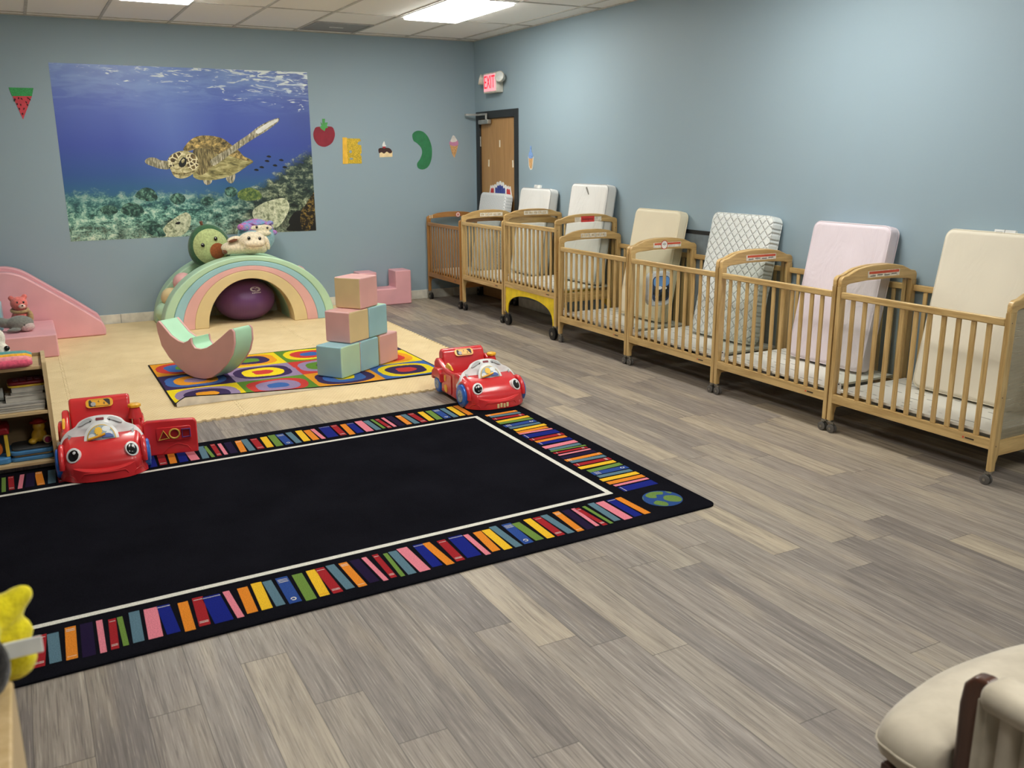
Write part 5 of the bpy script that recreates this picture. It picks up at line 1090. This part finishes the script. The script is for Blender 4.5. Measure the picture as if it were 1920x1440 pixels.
# seat cushion, T-shaped: wraps in front of the arms
q = MB(); pts = spline([(-.318, .275), (-.285, .335), (-.10, .385), (.10, .392), (.30, .365), (.345, .29), (.335, .20), (.24, .165), (.225, .0), (.22, -.28), (0, -.31), (-.22, -.28), (-.225, .0), (-.235, .155), (-.31, .19)], 4)
rings = []; cx_, cy2 = 0, .05
for k, z_ in ((.80, .3355), (.93, .342), (.985, .362), (1.0, .388), (.985, .415), (.93, .442), (.80, .458), (.5, .463), (.15, .464)): rings.append([Vector((cx_+(a-cx_)*k, cy2+(b_-cy2)*k, z_)) for a, b_ in pts])
q.loft(rings); cu = q.build('seat_cushion', SUEDE, o, fixn=True, angle=80)
q = MB(); q.tube([(cx_+(a-cx_)*.999, cy2+(b_-cy2)*.999, .388) for a, b_ in pts], .0035, 6, 0, True); q.build('piping', SUEDE, cu)
q = MB(); q.box(-.30, .30, .26, .31, .285, .335); q.box(-.30, -.25, -.28, .26, .285, .335); q.box(.25, .30, -.28, .26, .285, .335); q.box(-.30, .30, -.33, -.28, .285, .335); q.build('seat_frame', DW, o, bevel=.006)
for sg in (-1, 1):
    q = MB(); pr_ = [(.125, .20), (.165, .20), (.162, .40), (.165, .56), (.160, .605), (.140, .632), (.112, .636), (.095, .620), (.105, .60), (.120, .585), (.124, .55), (.122, .40)]
    q.prism(pr_, sg*.262-.019, sg*.262+.019, 0); q.box(sg*.262-.019, sg*.262+.019, -.30, .11, .578, .60) if False else None
    q.build('arm_post', DW, o, bevel=.010, seg=3)
    MB().box(sg*.262-.018, sg*.262+.018, -.32, .1205, .555, .580).build('arm_rest', DW, o, bevel=.005)
    MB().box(sg*.262-.018, sg*.262+.018, -.32, -.28, .20, .5545).build('rear_post', DW, o, bevel=.005)
    q = MB(); q.prism(rrect(sg*.262-.046, sg*.262+.046, .581, .640, .026, 5), -.30, .112, 1); pad = q.build('arm_pad', SUEDE, o, bevel=.018, seg=4, angle=50)
    q = MB(); N = 44; xx = sg*.262+sg*.031
    ri, ro = [], []
    prof2 = [(-.27+.38*i/N, .011*math.sin(i*1.05)+.006*math.sin(i*2.3)) for i in range(N+1)]
    prof2 = [(y_, d) for y_, d in prof2]
    q.prism([(xx+sg*d*.9, y_) for y_, d in prof2]+[(xx-sg*.022, y_) for y_, d in prof2][::-1], .30, .607, 2); q.build('side_pocket', SUEDE, pad, angle=60)
    q = MB(); q.box(sg*.262-.02, sg*.262+.02, -.40, .26, .075, .11); q.box(sg*.262-.015, sg*.262+.015, .13, .16, .1105, .199); q.box(sg*.262-.015, sg*.262+.015, -.315, -.285, .1105, .199); q.box(sg*.262-.02, sg*.262+.02, -.40, -.34, 0, .0745); q.box(sg*.262-.02, sg*.262+.02, .20, .26, 0, .0745); q.build('glider_base', DW, o, bevel=.004)
q = MB(); rb2 = []
for z_, yb in ((.44, -.32), (.60, -.36), (.80, -.41), (1.0, -.46), (1.08, -.48)): rb2.append([Vector((a, yb+b_, z_)) for a, b_ in rrect(-.21, .21, -.05, .05, .045, 5)])
q.loft(rb2); q.build('back_cushion', SUEDE, o, bevel=.03, seg=3, angle=60)
for sg in (-1, 1): q = MB(); q.tube([(sg*.235, -.345, .3355), (sg*.235, -.40, .60), (sg*.235, -.50, 1.05)], .016, 8); q.build('back_stile', DW, o)
MB().box(-.262, .262, -.38, -.34, .08, .11).build('cross_bar', DW, o)
# ------------------------------------------------------------------ light and colour
W = bpy.data.worlds.new('world'); S.world = W; W.use_nodes = True; W.node_tree.nodes['Background'].inputs[0].default_value = (.6, .63, .66, 1); W.node_tree.nodes['Background'].inputs[1].default_value = .0
S.view_settings.view_transform = 'Standard'; S.view_settings.look = 'None'; S.view_settings.gamma = 1; S.view_settings.use_curve_mapping = False; S.view_settings.exposure = EXPO
S.cycles.use_denoising = True; S.cycles.denoiser = 'OPENIMAGEDENOISE'; S.cycles.max_bounces = 10; S.cycles.diffuse_bounces = 5; S.cycles.transparent_max_bounces = 24; S.cycles.caustics_reflective = False; S.cycles.caustics_refractive = False; S.cycles.sample_clamp_indirect = 6
